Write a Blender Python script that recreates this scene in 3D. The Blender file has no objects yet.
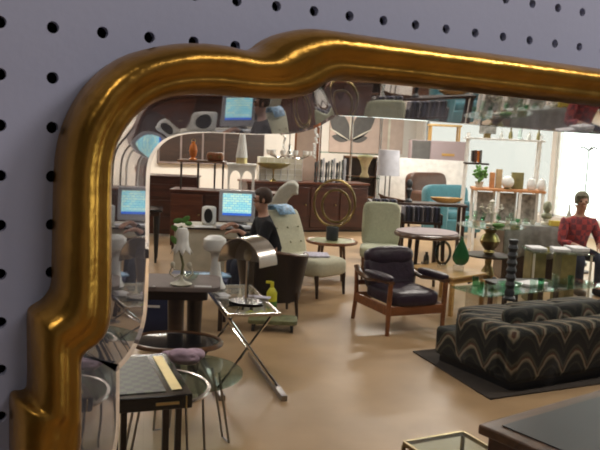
import bpy, bmesh, math, random
from mathutils import Vector, Matrix, Quaternion
from math import sin, cos, pi, radians, sqrt
random.seed(7)
S = bpy.context.scene
COL = S.collection

# ------------------------------------------------------------------ camera
F = 764.0
fw = Vector((.482, .868, -.119)).normalized()
rt = Vector((.876, -.48, .045)); rt = (rt - fw * rt.dot(fw)).normalized()
up = rt.cross(fw)
CAM = Vector((-.054, -.412, 1.85))
VA = math.atan2(rt.y, rt.x)          # heading of the camera's right
cd = bpy.data.cameras.new('camera'); co = bpy.data.objects.new('camera', cd); COL.objects.link(co)
co.matrix_world = Matrix(((rt.x, up.x, -fw.x, CAM.x), (rt.y, up.y, -fw.y, CAM.y), (rt.z, up.z, -fw.z, CAM.z), (0, 0, 0, 1)))
cd.sensor_width = 36; cd.lens = 36 * F / 600; cd.clip_start = .01; cd.clip_end = 200
S.camera = co

def ray(x, y): return fw + rt * ((x - 300) / F) + up * ((225 - y) / F)
def G(x, y, z=0.0):                  # point of a pixel's ray at height z
    d = ray(x, y); return CAM + d * ((z - CAM.z) / d.z)
def W(x, y, Y=0.0):                  # point of a pixel's ray on the wall plane
    d = ray(x, y); return CAM + d * ((Y - CAM.y) / d.y)
def B(x, z, d):                      # point in a pixel column at height z and distance d
    v = ((z - CAM.z) / d - fw.z - rt.z * (x - 300) / F) / up.z
    return CAM + (fw + rt * ((x - 300) / F) + up * v) * d
def D(p): return (Vector(p) - CAM).dot(fw)
def MM(px, d): return px * d / F     # pixels to metres at distance d

# --------------------------------------------------------------- materials
MATS = {}
def nt(name):
    m = bpy.data.materials.new(name); m.use_nodes = True
    n = m.node_tree.nodes; b = n['Principled BSDF']
    MATS[name] = m
    return m, m.node_tree, n, b
def inp(b, k, v):
    if k in b.inputs: b.inputs[k].default_value = v
def c4(c): return (c[0], c[1], c[2], 1)
def mat(name, col, rough=.5, metal=0., noise=8., amt=.12, bump=0., bscale=60., spec=.5, coat=0., trans=0., ior=1.45, sheen=0., stretch=None):
    m, t, n, b = nt(name)
    tc = n.new('ShaderNodeTexCoord'); mp = n.new('ShaderNodeMapping'); t.links.new(tc.outputs['Object'], mp.inputs[0])
    if stretch: mp.inputs['Scale'].default_value = stretch
    nz = n.new('ShaderNodeTexNoise'); nz.inputs['Scale'].default_value = noise; nz.inputs['Detail'].default_value = 4
    t.links.new(mp.outputs[0], nz.inputs['Vector'])
    rp = n.new('ShaderNodeValToRGB')
    rp.color_ramp.elements[0].position = .3; rp.color_ramp.elements[1].position = .7
    rp.color_ramp.elements[0].color = c4([max(0, c * (1 - amt)) for c in col]); rp.color_ramp.elements[1].color = c4([min(1, c * (1 + amt)) for c in col])
    t.links.new(nz.outputs['Fac'], rp.inputs[0]); t.links.new(rp.outputs[0], b.inputs['Base Color'])
    inp(b, 'Roughness', rough); inp(b, 'Metallic', metal); inp(b, 'Specular IOR Level', spec); inp(b, 'Coat Weight', coat)
    inp(b, 'Transmission Weight', trans); inp(b, 'IOR', ior); inp(b, 'Sheen Weight', sheen)
    if bump:
        bn = n.new('ShaderNodeTexNoise'); bn.inputs['Scale'].default_value = bscale; bn.inputs['Detail'].default_value = 3
        t.links.new(mp.outputs[0], bn.inputs['Vector'])
        bp = n.new('ShaderNodeBump'); bp.inputs['Strength'].default_value = bump; bp.inputs['Distance'].default_value = .01
        t.links.new(bn.outputs['Fac'], bp.inputs['Height']); t.links.new(bp.outputs[0], b.inputs['Normal'])
    return m
def wood(name, c1, c2, rough=.35, scale=3., coat=.2):
    m, t, n, b = nt(name)
    tc = n.new('ShaderNodeTexCoord'); mp = n.new('ShaderNodeMapping'); mp.inputs['Scale'].default_value = (1, 7, 7)
    t.links.new(tc.outputs['Object'], mp.inputs[0])
    nz = n.new('ShaderNodeTexNoise'); nz.inputs['Scale'].default_value = scale; nz.inputs['Detail'].default_value = 6; nz.inputs['Distortion'].default_value = .6
    t.links.new(mp.outputs[0], nz.inputs['Vector'])
    rp = n.new('ShaderNodeValToRGB'); rp.color_ramp.elements[0].position = .35; rp.color_ramp.elements[1].position = .68
    rp.color_ramp.elements[0].color = c4(c1); rp.color_ramp.elements[1].color = c4(c2)
    t.links.new(nz.outputs['Fac'], rp.inputs[0]); t.links.new(rp.outputs[0], b.inputs['Base Color'])
    inp(b, 'Roughness', rough); inp(b, 'Coat Weight', coat); inp(b, 'Coat Roughness', .15)
    return m
def clear(name, tint=(.9, .97, .93), gloss=.12, rough=.03):
    """Thin clear glass: what is behind shows through, with a soft reflection on it."""
    m, t, n, b = nt(name); n.remove(b)
    out = n['Material Output']; tr = n.new('ShaderNodeBsdfTransparent'); tr.inputs[0].default_value = c4(tint)
    gl = n.new('ShaderNodeBsdfGlossy'); gl.inputs['Roughness'].default_value = rough
    fr = n.new('ShaderNodeLayerWeight'); fr.inputs[0].default_value = .5
    pw = n.new('ShaderNodeMath'); pw.operation = 'POWER'; pw.inputs[1].default_value = 5; t.links.new(fr.outputs['Facing'], pw.inputs[0])
    ad = n.new('ShaderNodeMath'); ad.operation = 'MULTIPLY_ADD'; ad.use_clamp = True; ad.inputs[1].default_value = .7; ad.inputs[2].default_value = gloss * .6
    t.links.new(pw.outputs[0], ad.inputs[0])
    mx = n.new('ShaderNodeMixShader'); t.links.new(ad.outputs[0], mx.inputs[0]); t.links.new(tr.outputs[0], mx.inputs[1]); t.links.new(gl.outputs[0], mx.inputs[2])
    t.links.new(mx.outputs[0], out.inputs[0])
    return m
def emis(name, col, st):
    m, t, n, b = nt(name); inp(b, 'Emission Color', c4(col)); inp(b, 'Emission Strength', st); inp(b, 'Base Color', (0, 0, 0, 1)); return m

mat('gilt', (.52, .27, .05), .30, 1., 30, .22, .10, 90)
mat('pegboard', (.485, .475, .58), .55, 0, 5, .03, .02, 200)
mat('cavity', (.012, .010, .014), .9)
mat('floor', (.44, .295, .165), .36, 0, 2.2, .10, .05, 30, spec=.32)
mat('ceiling', (.38, .38, .37), .9, 0, 3, .03)
mat('wall_white', (.66, .63, .58), .8, 0, 2, .04)
mat('wall_grey', (.55, .53, .55), .8, 0, 2, .04)
wood('mahogany', (.030, .009, .006), (.068, .020, .012)); wood('red_wood', (.07, .020, .010), (.13, .04, .020)); wood('dark_wood', (.02, .011, .008), (.045, .022, .014))
wood('walnut', (.08, .035, .016), (.17, .08, .035)); wood('teak', (.19, .065, .02), (.30, .11, .04)); wood('blond', (.50, .32, .13), (.68, .46, .20)); wood('honey', (.42, .24, .07), (.58, .36, .12))
mat('chrome', (.80, .79, .78), .10, 1., 10, .04); mat('brushed', (.62, .57, .53), .24, 1., 10, .08); mat('steel', (.30, .29, .28), .3, 1.)
mat('brass', (.62, .45, .17), .25, 1., 10, .1); mat('old_brass', (.32, .24, .10), .32, 1., 14, .2); mat('gold_leaf', (.75, .62, .30), .35, .8)
mat('black', (.012, .012, .013), .35); mat('black_cloth', (.008, .008, .011), .9); mat('black_gloss', (.01, .01, .012), .12, coat=.5)
mat('leather_plum', (.030, .016, .030), .40, 0, 12, .25, .6, 22); mat('leather_brown', (.10, .045, .028), .4, 0, 8, .2, .2, 30); mat('leather_dark', (.016, .010, .008), .35, 0, 8, .2, .15, 40)
mat('leather_black', (.022, .024, .030), .35, 0, 6, .2, .05, 60)
mat('cream_cloth', (.56, .55, .41), .9, 0, 40, .08, .1, 250, sheen=.2); mat('sage_cloth', (.52, .55, .40), .9, 0, 40, .08, .1, 250, sheen=.2); mat('pale_cloth', (.46, .46, .41), .9, 0, 40, .08, .1, 250)
mat('teal_cloth', (.045, .165, .20), .85, 0, 20, .12, .1, 200, sheen=.3); mat('grey_cloth', (.25, .26, .24), .95, 0, 18, .15, .2, 80); mat('pink_cloth', (.50, .36, .46), .9, 0, 14, .12, .2, 60)
mat('white_gloss', (.74, .75, .74), .25, coat=.3); mat('white_matte', (.78, .78, .76), .7); mat('shade_white', (.62, .63, .70), .8); mat('ivory', (.62, .60, .50), .5)
mat('mauve', (.36, .29, .30), .6, 0, 4, .06); mat('dark_grey', (.11, .105, .10), .6); mat('beige', (.50, .47, .38), .6); mat('navy', (.018, .028, .085), .6)
mat('blue_print', (.25, .42, .62), .5, 0, 25, .6); mat('paper', (.74, .74, .76), .7, 0, 30, .12); mat('paper_mauve', (.60, .58, .72), .7, 0, 40, .25)
mat('green_top', (.36, .38, .20), .4, 0, 9, .2); mat('leaf', (.10, .24, .05), .6, 0, 20, .35); mat('moss', (.16, .17, .08), .6, 0, 20, .3)
mat('yellow_plastic', (.70, .68, .05), .4); mat('orange_wood', (.48, .22, .09), .5, 0, 10, .2); mat('amber', (.55, .16, .03), .2, 0, 10, .3)
mat('tan', (.42, .31, .17), .6, 0, 8, .2); mat('taupe', (.20, .16, .15), .7, 0, 5, .15); mat('canvas', (.52, .41, .35), .8, 0, 4, .08)
mat('dark_ceramic', (.03, .035, .04), .45, 0, 30, .4, .2, 60); mat('bust', (.30, .32, .22), .6, 0, 14, .25, .2, 40); mat('yellow_card', (.62, .50, .08), .6)
mat('skin', (.42, .23, .16), .5, 0, 20, .08); mat('hair_brown', (.05, .024, .014), .6, 0, 40, .3, .4, 120); mat('hair_grey', (.17, .16, .11), .7, 0, 40, .3, .4, 120)
mat('denim', (.022, .028, .05), .8); mat('eye', (.02, .018, .015), .2); mat('lips', (.35, .13, .10), .5); mat('rubber', (.015, .015, .015), .7)
mat('grey_plastic', (.42, .42, .46), .45); mat('frosted', (.78, .80, .76), .35, trans=.35); mat('print_grey', (.30, .30, .28), .7, 0, 14, .5); mat('olive', (.20, .18, .07), .4, 0, 9, .3)
clear('clear_glass'); clear('green_glass', (.62, .86, .72), .14); clear('teal_glass', (.66, .78, .74), .13); clear('acrylic', (.86, .86, .84), .2)
clear('window_glass', (.97, .99, .98), .06); clear('blind_glass', (.565, .555, .545), .06); clear('pale_glass', (.80, .93, .86), .28); clear('deep_green', (.10, .34, .16), .2); clear('smoke_glass', (.22, .24, .24), .2)
mat('green_crystal', (.03, .20, .07), .06, 0, 6, .3, trans=.5)
mat('record_dark', (.035, .035, .045), .5, 0, 30, .3); mat('record_pale', (.34, .33, .38), .5, 0, 30, .2); mat('record_blue', (.09, .10, .17), .5, 0, 30, .3)

mat('floor_shade', (.045, .035, .028), .95, 0, 20, .2)
# --- patterned materials
def zig():
    m, t, n, b = nt('flame_stitch')
    tc = n.new('ShaderNodeTexCoord'); sp = n.new('ShaderNodeSeparateXYZ'); t.links.new(tc.outputs['Object'], sp.inputs[0])
    def mth(op, a, c=None, d=None):
        k = n.new('ShaderNodeMath'); k.operation = op
        for i, v in enumerate((a, c, d)):
            if v is None: continue
            if isinstance(v, (int, float)): k.inputs[i].default_value = v
            else: t.links.new(v, k.inputs[i])
        return k.outputs[0]
    h = mth('ADD', sp.outputs[0], mth('MULTIPLY', sp.outputs[1], .93))
    nz = n.new('ShaderNodeTexNoise'); nz.inputs['Scale'].default_value = 9; t.links.new(tc.outputs['Object'], nz.inputs['Vector'])
    s = mth('ABSOLUTE', mth('SINE', mth('MULTIPLY', h, pi / .27)))
    zz = mth('SUBTRACT', mth('MULTIPLY', sp.outputs[2], 4.0), mth('MULTIPLY', s, .62))
    zz = mth('ADD', zz, mth('MULTIPLY', nz.outputs['Fac'], .22))
    ph = mth('FRACT', zz)
    rp = n.new('ShaderNodeValToRGB'); t.links.new(ph, rp.inputs[0]); cr = rp.color_ramp; cr.interpolation = 'LINEAR'
    stops = [(0, (.006, .006, .006)), (.16, (.007, .008, .007)), (.22, (.045, .045, .03)), (.27, (.012, .013, .011)), (.42, (.012, .014, .011)), (.50, (.17, .155, .11)), (.55, (.27, .24, .17)), (.60, (.10, .04, .03)), (.66, (.04, .036, .02)), (.74, (.085, .08, .055)), (.80, (.012, .016, .012)), (1, (.006, .006, .006))]
    cr.elements[0].color = c4(stops[0][1]); cr.elements[0].position = 0; cr.elements[1].position = 1; cr.elements[1].color = c4(stops[-1][1])
    for p, c in stops[1:-1]: e = cr.elements.new(p); e.color = c4(c)
    t.links.new(rp.outputs[0], b.inputs['Base Color']); inp(b, 'Roughness', .9)
zig()
def checker():
    m, t, n, b = nt('checker')
    tc = n.new('ShaderNodeTexCoord'); ck = n.new('ShaderNodeTexChecker'); ck.inputs['Scale'].default_value = 25
    mp = n.new('ShaderNodeMapping'); mp.inputs['Location'].default_value = (.3, .3, .31); t.links.new(tc.outputs['Object'], mp.inputs[0])
    ck.inputs['Color1'].default_value = (.014, .018, .014, 1); ck.inputs['Color2'].default_value = (.055, .065, .036, 1)
    t.links.new(mp.outputs[0], ck.inputs['Vector']); t.links.new(ck.outputs[0], b.inputs['Base Color']); inp(b, 'Roughness', .4)
checker()
def plaid():
    m, t, n, b = nt('plaid')
    tc = n.new('ShaderNodeTexCoord'); mp = n.new('ShaderNodeMapping'); t.links.new(tc.outputs['Object'], mp.inputs[0]); mp.inputs['Scale'].default_value = (14, 14, 14)
    ck = n.new('ShaderNodeTexChecker'); ck.inputs['Scale'].default_value = 1
    ck.inputs['Color1'].default_value = (.34, .05, .05, 1); ck.inputs['Color2'].default_value = (.15, .035, .045, 1)
    t.links.new(mp.outputs[0], ck.inputs['Vector']); t.links.new(ck.outputs[0], b.inputs['Base Color']); inp(b, 'Roughness', .9)
plaid()
def screen():
    m, t, n, b = nt('screen_picture')
    tc = n.new('ShaderNodeTexCoord'); br = n.new('ShaderNodeTexBrick'); br.inputs['Scale'].default_value = 9
    br.inputs['Color1'].default_value = (.32, .75, .80, 1); br.inputs['Color2'].default_value = (.60, .88, .72, 1); br.inputs['Mortar'].default_value = (.12, .42, .75, 1)
    mp = n.new('ShaderNodeMapping'); mp.inputs['Rotation'].default_value = (pi / 2, 0, 0); t.links.new(tc.outputs['Object'], mp.inputs[0]); t.links.new(mp.outputs[0], br.inputs['Vector'])
    sp = n.new('ShaderNodeSeparateXYZ'); t.links.new(tc.outputs['Object'], sp.inputs[0])
    gt = n.new('ShaderNodeMath'); gt.operation = 'LESS_THAN'; gt.inputs[1].default_value = -.098; t.links.new(sp.outputs[2], gt.inputs[0])
    mx = n.new('ShaderNodeMixRGB'); mx.inputs[2].default_value = (.05, .16, .62, 1); t.links.new(gt.outputs[0], mx.inputs[0]); t.links.new(br.outputs[0], mx.inputs[1])
    t.links.new(mx.outputs[0], b.inputs['Emission Color']); inp(b, 'Emission Strength', 1.15); inp(b, 'Base Color', (.01, .01, .01, 1)); inp(b, 'Roughness', .2)
screen()
def mirror_mats():
    # silvered centre: clear optical path with faint tarnish of its own shape; bevelled rim: bends the view
    m, t, n, b = nt('mirror_glass'); n.remove(b); out = n['Material Output']
    tr = n.new('ShaderNodeBsdfTransparent'); tr.inputs[0].default_value = (.93, .92, .90, 1)
    df = n.new('ShaderNodeBsdfDiffuse'); df.inputs[0].default_value = (.45, .42, .40, 1)
    tc = n.new('ShaderNodeTexCoord'); nz = n.new('ShaderNodeTexNoise'); nz.inputs['Scale'].default_value = 38; nz.inputs['Detail'].default_value = 6
    t.links.new(tc.outputs['Object'], nz.inputs['Vector'])
    rp = n.new('ShaderNodeValToRGB'); rp.color_ramp.elements[0].position = .62; rp.color_ramp.elements[0].color = (.015, .015, .015, 1); rp.color_ramp.elements[1].position = .80; rp.color_ramp.elements[1].color = (.10, .10, .10, 1)
    t.links.new(nz.outputs['Fac'], rp.inputs[0])
    mx = n.new('ShaderNodeMixShader'); t.links.new(rp.outputs[0], mx.inputs[0]); t.links.new(tr.outputs[0], mx.inputs[1]); t.links.new(df.outputs[0], mx.inputs[2])
    t.links.new(mx.outputs[0], out.inputs[0])
    m, t, n, b = nt('mirror_bevel'); n.remove(b); out = n['Material Output']
    rf = n.new('ShaderNodeBsdfRefraction'); rf.inputs['IOR'].default_value = 1.5; rf.inputs['Roughness'].default_value = .025; rf.inputs[0].default_value = (.93, .92, .92, 1)
    df = n.new('ShaderNodeBsdfDiffuse'); df.inputs[0].default_value = (.38, .35, .36, 1)
    tc = n.new('ShaderNodeTexCoord'); mp = n.new('ShaderNodeMapping'); mp.inputs['Scale'].default_value = (1, 1, .55); t.links.new(tc.outputs['Object'], mp.inputs[0])
    nz = n.new('ShaderNodeTexNoise'); nz.inputs['Scale'].default_value = 55; nz.inputs['Detail'].default_value = 5; t.links.new(mp.outputs[0], nz.inputs['Vector'])
    rp = n.new('ShaderNodeValToRGB'); rp.color_ramp.elements[0].position = .45; rp.color_ramp.elements[0].color = (.16, .16, .16, 1); rp.color_ramp.elements[1].position = .75; rp.color_ramp.elements[1].color = (.42, .42, .42, 1)
    t.links.new(nz.outputs['Fac'], rp.inputs[0])
    mx = n.new('ShaderNodeMixShader'); t.links.new(rp.outputs[0], mx.inputs[0]); t.links.new(rf.outputs[0], mx.inputs[1]); t.links.new(df.outputs[0], mx.inputs[2])
    t.links.new(mx.outputs[0], out.inputs[0])
mirror_mats()

# ------------------------------------------------------------ mesh helpers
class MB:
    def __init__(s): s.bm = bmesh.new()
    def _add(s, vs, fs):
        v = [s.bm.verts.new(p) for p in vs]
        for f in fs:
            try: s.bm.faces.new([v[i] for i in f])
            except ValueError: pass
        return s
    def box(s, c, sz, rz=0, rx=0, ry=0):
        R = Matrix.Rotation(rz, 3, 'Z') @ Matrix.Rotation(ry, 3, 'Y') @ Matrix.Rotation(rx, 3, 'X')
        P = [Vector(c) + R @ Vector((sz[0] * a / 2, sz[1] * b / 2, sz[2] * d / 2)) for a in (-1, 1) for b in (-1, 1) for d in (-1, 1)]
        return s._add(P, [(0, 1, 3, 2), (4, 6, 7, 5), (0, 4, 5, 1), (2, 3, 7, 6), (0, 2, 6, 4), (1, 5, 7, 3)])
    def tube(s, pts, r, n=8, closed=False, flat=1.0):
        pts = [Vector(p) for p in pts]; N = len(pts); rr = r if isinstance(r, (list, tuple)) else [r] * N
        vs, prev = [], None
        for i, p in enumerate(pts):
            a = pts[i - 1] if (i > 0 or closed) else p; c = pts[(i + 1) % N] if (i < N - 1 or closed) else p
            t = (c - a).normalized()
            if prev is None:
                h = Vector((0, 0, 1)) if abs(t.z) < .9 else Vector((1, 0, 0)); u = (h - t * h.dot(t)).normalized()
            else: u = (prev - t * prev.dot(t)).normalized()
            prev = u; w = t.cross(u)
            vs += [p + u * (rr[i] * cos(2 * pi * k / n)) + w * (rr[i] * flat * sin(2 * pi * k / n)) for k in range(n)]
        fs = []
        for i in range(N if closed else N - 1):
            j = (i + 1) % N
            fs += [(i * n + k, i * n + (k + 1) % n, j * n + (k + 1) % n, j * n + k) for k in range(n)]
        if not closed: fs += [tuple(range(n))[::-1], tuple((N - 1) * n + k for k in range(n))]
        return s._add(vs, fs)
    def cyl(s, a, b, r, r2=None, n=14): return s.tube([a, b], [r, r if r2 is None else r2], n)
    def lathe(s, prof, c=(0, 0, 0), n=24, sx=1, sy=1):
        c = Vector(c); vs = [c + Vector((r * sx * cos(2 * pi * k / n), r * sy * sin(2 * pi * k / n), z)) for r, z in prof for k in range(n)]; N = len(prof)
        fs = [(i * n + k, i * n + (k + 1) % n, (i + 1) * n + (k + 1) % n, (i + 1) * n + k) for i in range(N - 1) for k in range(n)]
        if prof[0][0] > 1e-5: fs.append(tuple(range(n))[::-1])
        if prof[-1][0] > 1e-5: fs.append(tuple((N - 1) * n + k for k in range(n)))
        s._add(vs, fs); bmesh.ops.remove_doubles(s.bm, verts=s.bm.verts, dist=1e-6); return s
    def disc(s, c, r, h, n=32, sx=1, sy=1): return s.lathe([(r, 0), (r, h)], c, n, sx, sy)
    def prism(s, poly, z0, z1, axis='z'):
        f = {'z': lambda a, b, k: (a, b, k), 'y': lambda a, b, k: (a, k, b), 'x': lambda a, b, k: (k, a, b)}[axis]; n = len(poly)
        vs = [f(a, b, z0) for a, b in poly] + [f(a, b, z1) for a, b in poly]
        return s._add(vs, [tuple(range(n))[::-1], tuple(range(n, 2 * n))] + [(i, (i + 1) % n, n + (i + 1) % n, n + i) for i in range(n)])
    def sq(s, c, sz, e1=.5, e2=.5, n=24, m=14, dim=(), rx=0, rz=0, ry=0):
        """Cushion shaped body; dim = dimples (point, radius, depth) in unit box coordinates."""
        def pw(v, e): return math.copysign(abs(v) ** e, v)
        R = Matrix.Rotation(rz, 3, 'Z') @ Matrix.Rotation(ry, 3, 'Y') @ Matrix.Rotation(rx, 3, 'X'); c = Vector(c); vs = []
        for i in range(m + 1):
            ph = -pi / 2 + pi * i / m
            for k in range(n):
                th = 2 * pi * k / n
                p = Vector((pw(cos(ph), e1) * pw(cos(th), e2), pw(cos(ph), e1) * pw(sin(th), e2), pw(sin(ph), e1)))
                for q, r, dp in dim:
                    d = (p - Vector(q)).length
                    if d < r: p = p * (1 - dp * (1 - d / r) ** 2)
                vs.append(c + R @ Vector((p.x * sz[0] / 2, p.y * sz[1] / 2, p.z * sz[2] / 2)))
        fs = [(i * n + k, i * n + (k + 1) % n, (i + 1) * n + (k + 1) % n, (i + 1) * n + k) for i in range(m) for k in range(n)]
        s._add(vs, fs); bmesh.ops.remove_doubles(s.bm, verts=s.bm.verts, dist=1e-6); return s
    def ball(s, c, r, n=16, m=10): return s.sq(c, (2 * r, 2 * r, 2 * r) if not isinstance(r, (tuple, list)) else tuple(2 * a for a in r), 1, 1, n, m)
    def build(s, name, m, parent=None, bev=0., sub=0, loc=None, rz=None, ang=38, solid=0.):
        bmesh.ops.recalc_face_normals(s.bm, faces=s.bm.faces)
        me = bpy.data.meshes.new(name); s.bm.to_mesh(me); s.bm.free()
        me.materials.append(MATS[m]); me.shade_smooth()
        try: me.set_sharp_from_angle(angle=radians(ang))
        except Exception: pass
        o = bpy.data.objects.new(name, me); COL.objects.link(o)
        if parent: o.parent = parent
        if loc is not None: o.location = loc
        if rz is not None: o.rotation_euler = (0, 0, rz)
        if solid: md = o.modifiers.new('thick', 'SOLIDIFY'); md.thickness = solid
        if bev:
            md = o.modifiers.new('bevel', 'BEVEL'); md.width = bev; md.segments = 2; md.limit_method = 'ANGLE'; md.angle_limit = radians(40)
        if sub: md = o.modifiers.new('sub', 'SUBSURF'); md.levels = sub; md.render_levels = sub
        return o

def tag(o, label, cat, group=None):
    o['label'] = label; o['category'] = cat
    if group: o['group'] = group
    return o
def thing(name, label, cat, loc, rz=None, group=None):
    o = bpy.data.objects.new(name, None); COL.objects.link(o); o.location = loc; o.rotation_euler = (0, 0, VA if rz is None else rz); o.empty_display_size = .1
    return tag(o, label, cat, group)
def struct(o): o['kind'] = 'structure'; return o
def dup(src, loc, rz, label, group=None):
    r = src.copy(); COL.objects.link(r); r.location = loc; r.rotation_euler = (0, 0, rz); r['label'] = label
    if group: r['group'] = group
    for ch in list(src.children):
        c = ch.copy(); COL.objects.link(c); c.parent = r
        for g in list(ch.children): d = g.copy(); COL.objects.link(d); d.parent = c
    return r
def legs4(t, m, x, y, z, r, r2=None, splay=0., n=10, sq=False, name='leg'):
    for a in (-1, 1):
        for b in (-1, 1):
            k = MB()
            if sq: k.box((a * x, b * y, z / 2), (r * 2, r * 2, z)).build(name, m, t, .003)
            else: k.cyl((a * (x + splay), b * (y + splay), 0), (a * x, b * y, z), r2 or r, r, n).build(name, m, t)

# ================================================================== SETTING
XL, XR, YB, YN, ZC = -5.0, 12.6, 16.2, -5.0, 3.5
struct(MB().box(((XL + XR) / 2, (YB + YN) / 2, -.05), (XR - XL, YB - YN, .1)).build('floor', 'floor'))
struct(MB().box(((XL + XR) / 2, (YB + YN) / 2, ZC + .05), (XR - XL, YB - YN, .1)).build('ceiling', 'ceiling'))
struct(MB().box(((XL + XR) / 2, YB + .05, ZC / 2), (XR - XL, .1, ZC)).build('wall_back', 'wall_white'))
struct(MB().box(((XL + XR) / 2, YN - .05, ZC / 2), (XR - XL, .1, ZC)).build('wall_rear', 'wall_grey'))
struct(MB().box((XL - .05, (YB + YN) / 2, ZC / 2), (.1, YB - YN, ZC)).build('wall_left', 'wall_grey'))
# window wall on the right
WZ0, WZ1 = .32, 3.1
wins = [(-4.6, -2.5), (-2.4, -.3), (5.0, 8.1), (8.2, 11.3), (11.42, 15.9)]
k = MB(); k.box((XR + .1, (YB + YN) / 2, WZ0 / 2), (.2, YB - YN, WZ0)).box((XR + .1, (YB + YN) / 2, (WZ1 + ZC) / 2), (.2, YB - YN, ZC - WZ1))
ys = [YN] + [v for w in wins for v in w] + [YB]
for i in range(0, len(ys), 2): k.box((XR + .1, (ys[i] + ys[i + 1]) / 2, (WZ0 + WZ1) / 2), (.2, ys[i + 1] - ys[i], WZ1 - WZ0))
struct(k.build('wall_right', 'wall_white'))
for i, (a, b) in enumerate(wins):
    k = MB(); x = XR + .08; zc = (WZ0 + WZ1) / 2; h = WZ1 - WZ0
    k.box((x, a + .025, zc), (.06, .05, h)).box((x, b - .025, zc), (.06, .05, h)).box((x, (a + b) / 2, WZ0 + .025), (.06, b - a, .05)).box((x, (a + b) / 2, WZ1 - .025), (.06, b - a, .05))
    o = struct(k.build('window_%d' % (i + 1), 'white_matte'))
    MB().box((x, (a + b) / 2, zc), (.008, b - a - .1, h - .1)).build('pane', 'blind_glass' if i == 4 else 'window_glass', o)

# ------------------------------------------------ mirror outline (wall plane)
keys = [((12, 560), (62, 560)), ((12, 480), (62, 500)), ((12, 425), (72, 470)), ((12, 405), (79, 446)), ((15, 397), (80, 430)), ((27, 395), (80, 418)), ((30, 385), (80, 405)), ((30, 350), (80, 378)),
        ((30, 319), (80, 360)), ((34, 310), (84, 351)), ((46, 302), (97, 341)), ((54, 289), (106, 328)), ((55, 270), (109.5, 305)), ((56, 230), (110, 240)), ((57, 180), (110, 190)), ((60, 148), (111, 165)),
        ((68, 120), (115, 146)), ((84, 91), (123, 130)), ((105, 69), (135, 115)), ((130, 54), (150, 104)), ((160, 46), (168, 97)), ((190, 43), (190, 94)), ((220, 45), (215, 94)), ((243, 50), (250, 97)),
        ((256, 48), (283, 98)), ((267, 40), (299, 96)), ((281, 33.5), (312, 91)), ((298, 29.5), (324, 83)), ((316, 29), (336, 80)), ((345, 33), (355, 81)), ((400, 41), (400, 84.5)), ((500, 55), (500, 95)), ((600, 69), (600, 106))]
O = [(W(*a, -.010).x, W(*a, -.010).z) for a, b in keys]; I = [(W(*b, -.008).x, W(*b, -.008).z) for a, b in keys]
def smooth(P, sub=4):
    out = []
    for i in range(len(P) - 1):
        p0, p1, p2, p3 = [Vector(P[min(max(j, 0), len(P) - 1)]) for j in (i - 1, i, i + 1, i + 2)]
        for q in range(sub):
            t = q / sub
            out.append(.5 * ((2 * p1) + (p2 - p0) * t + (2 * p0 - 5 * p1 + 4 * p2 - p3) * t * t + (3 * p1 - p0 - 3 * p2 + p3) * t ** 3))
    out.append(Vector(P[-1])); return out
O, I = smooth(O), smooth(I)
XM = O[-1].x + .06; ZM = O[0].y - .30       # symmetry axes of the whole mirror
qO = [Vector((O[0].x, ZM))] + O + [Vector((XM, O[-1].y))]; qI = [Vector((I[0].x, ZM))] + I + [Vector((XM, I[-1].y))]
def full(q):
    a = list(q)                                                     # up the left side to the top middle
    b = [Vector((2 * XM - p.x, p.y)) for p in q[::-1]][1:]          # down the right
    c = [Vector((p.x, 2 * ZM - p.y)) for p in (a + b)[::-1]][1:-1]  # and back along the bottom
    return a + b + c
OUT, INN = full(qO), full(qI); NP = len(OUT)
def inside(x, z, P):
    r = False; j = len(P) - 1
    for i in range(len(P)):
        if (P[i].y > z) != (P[j].y > z) and x < (P[j].x - P[i].x) * (z - P[i].y) / (P[j].y - P[i].y) + P[i].x: r = not r
        j = i
    return r

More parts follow.
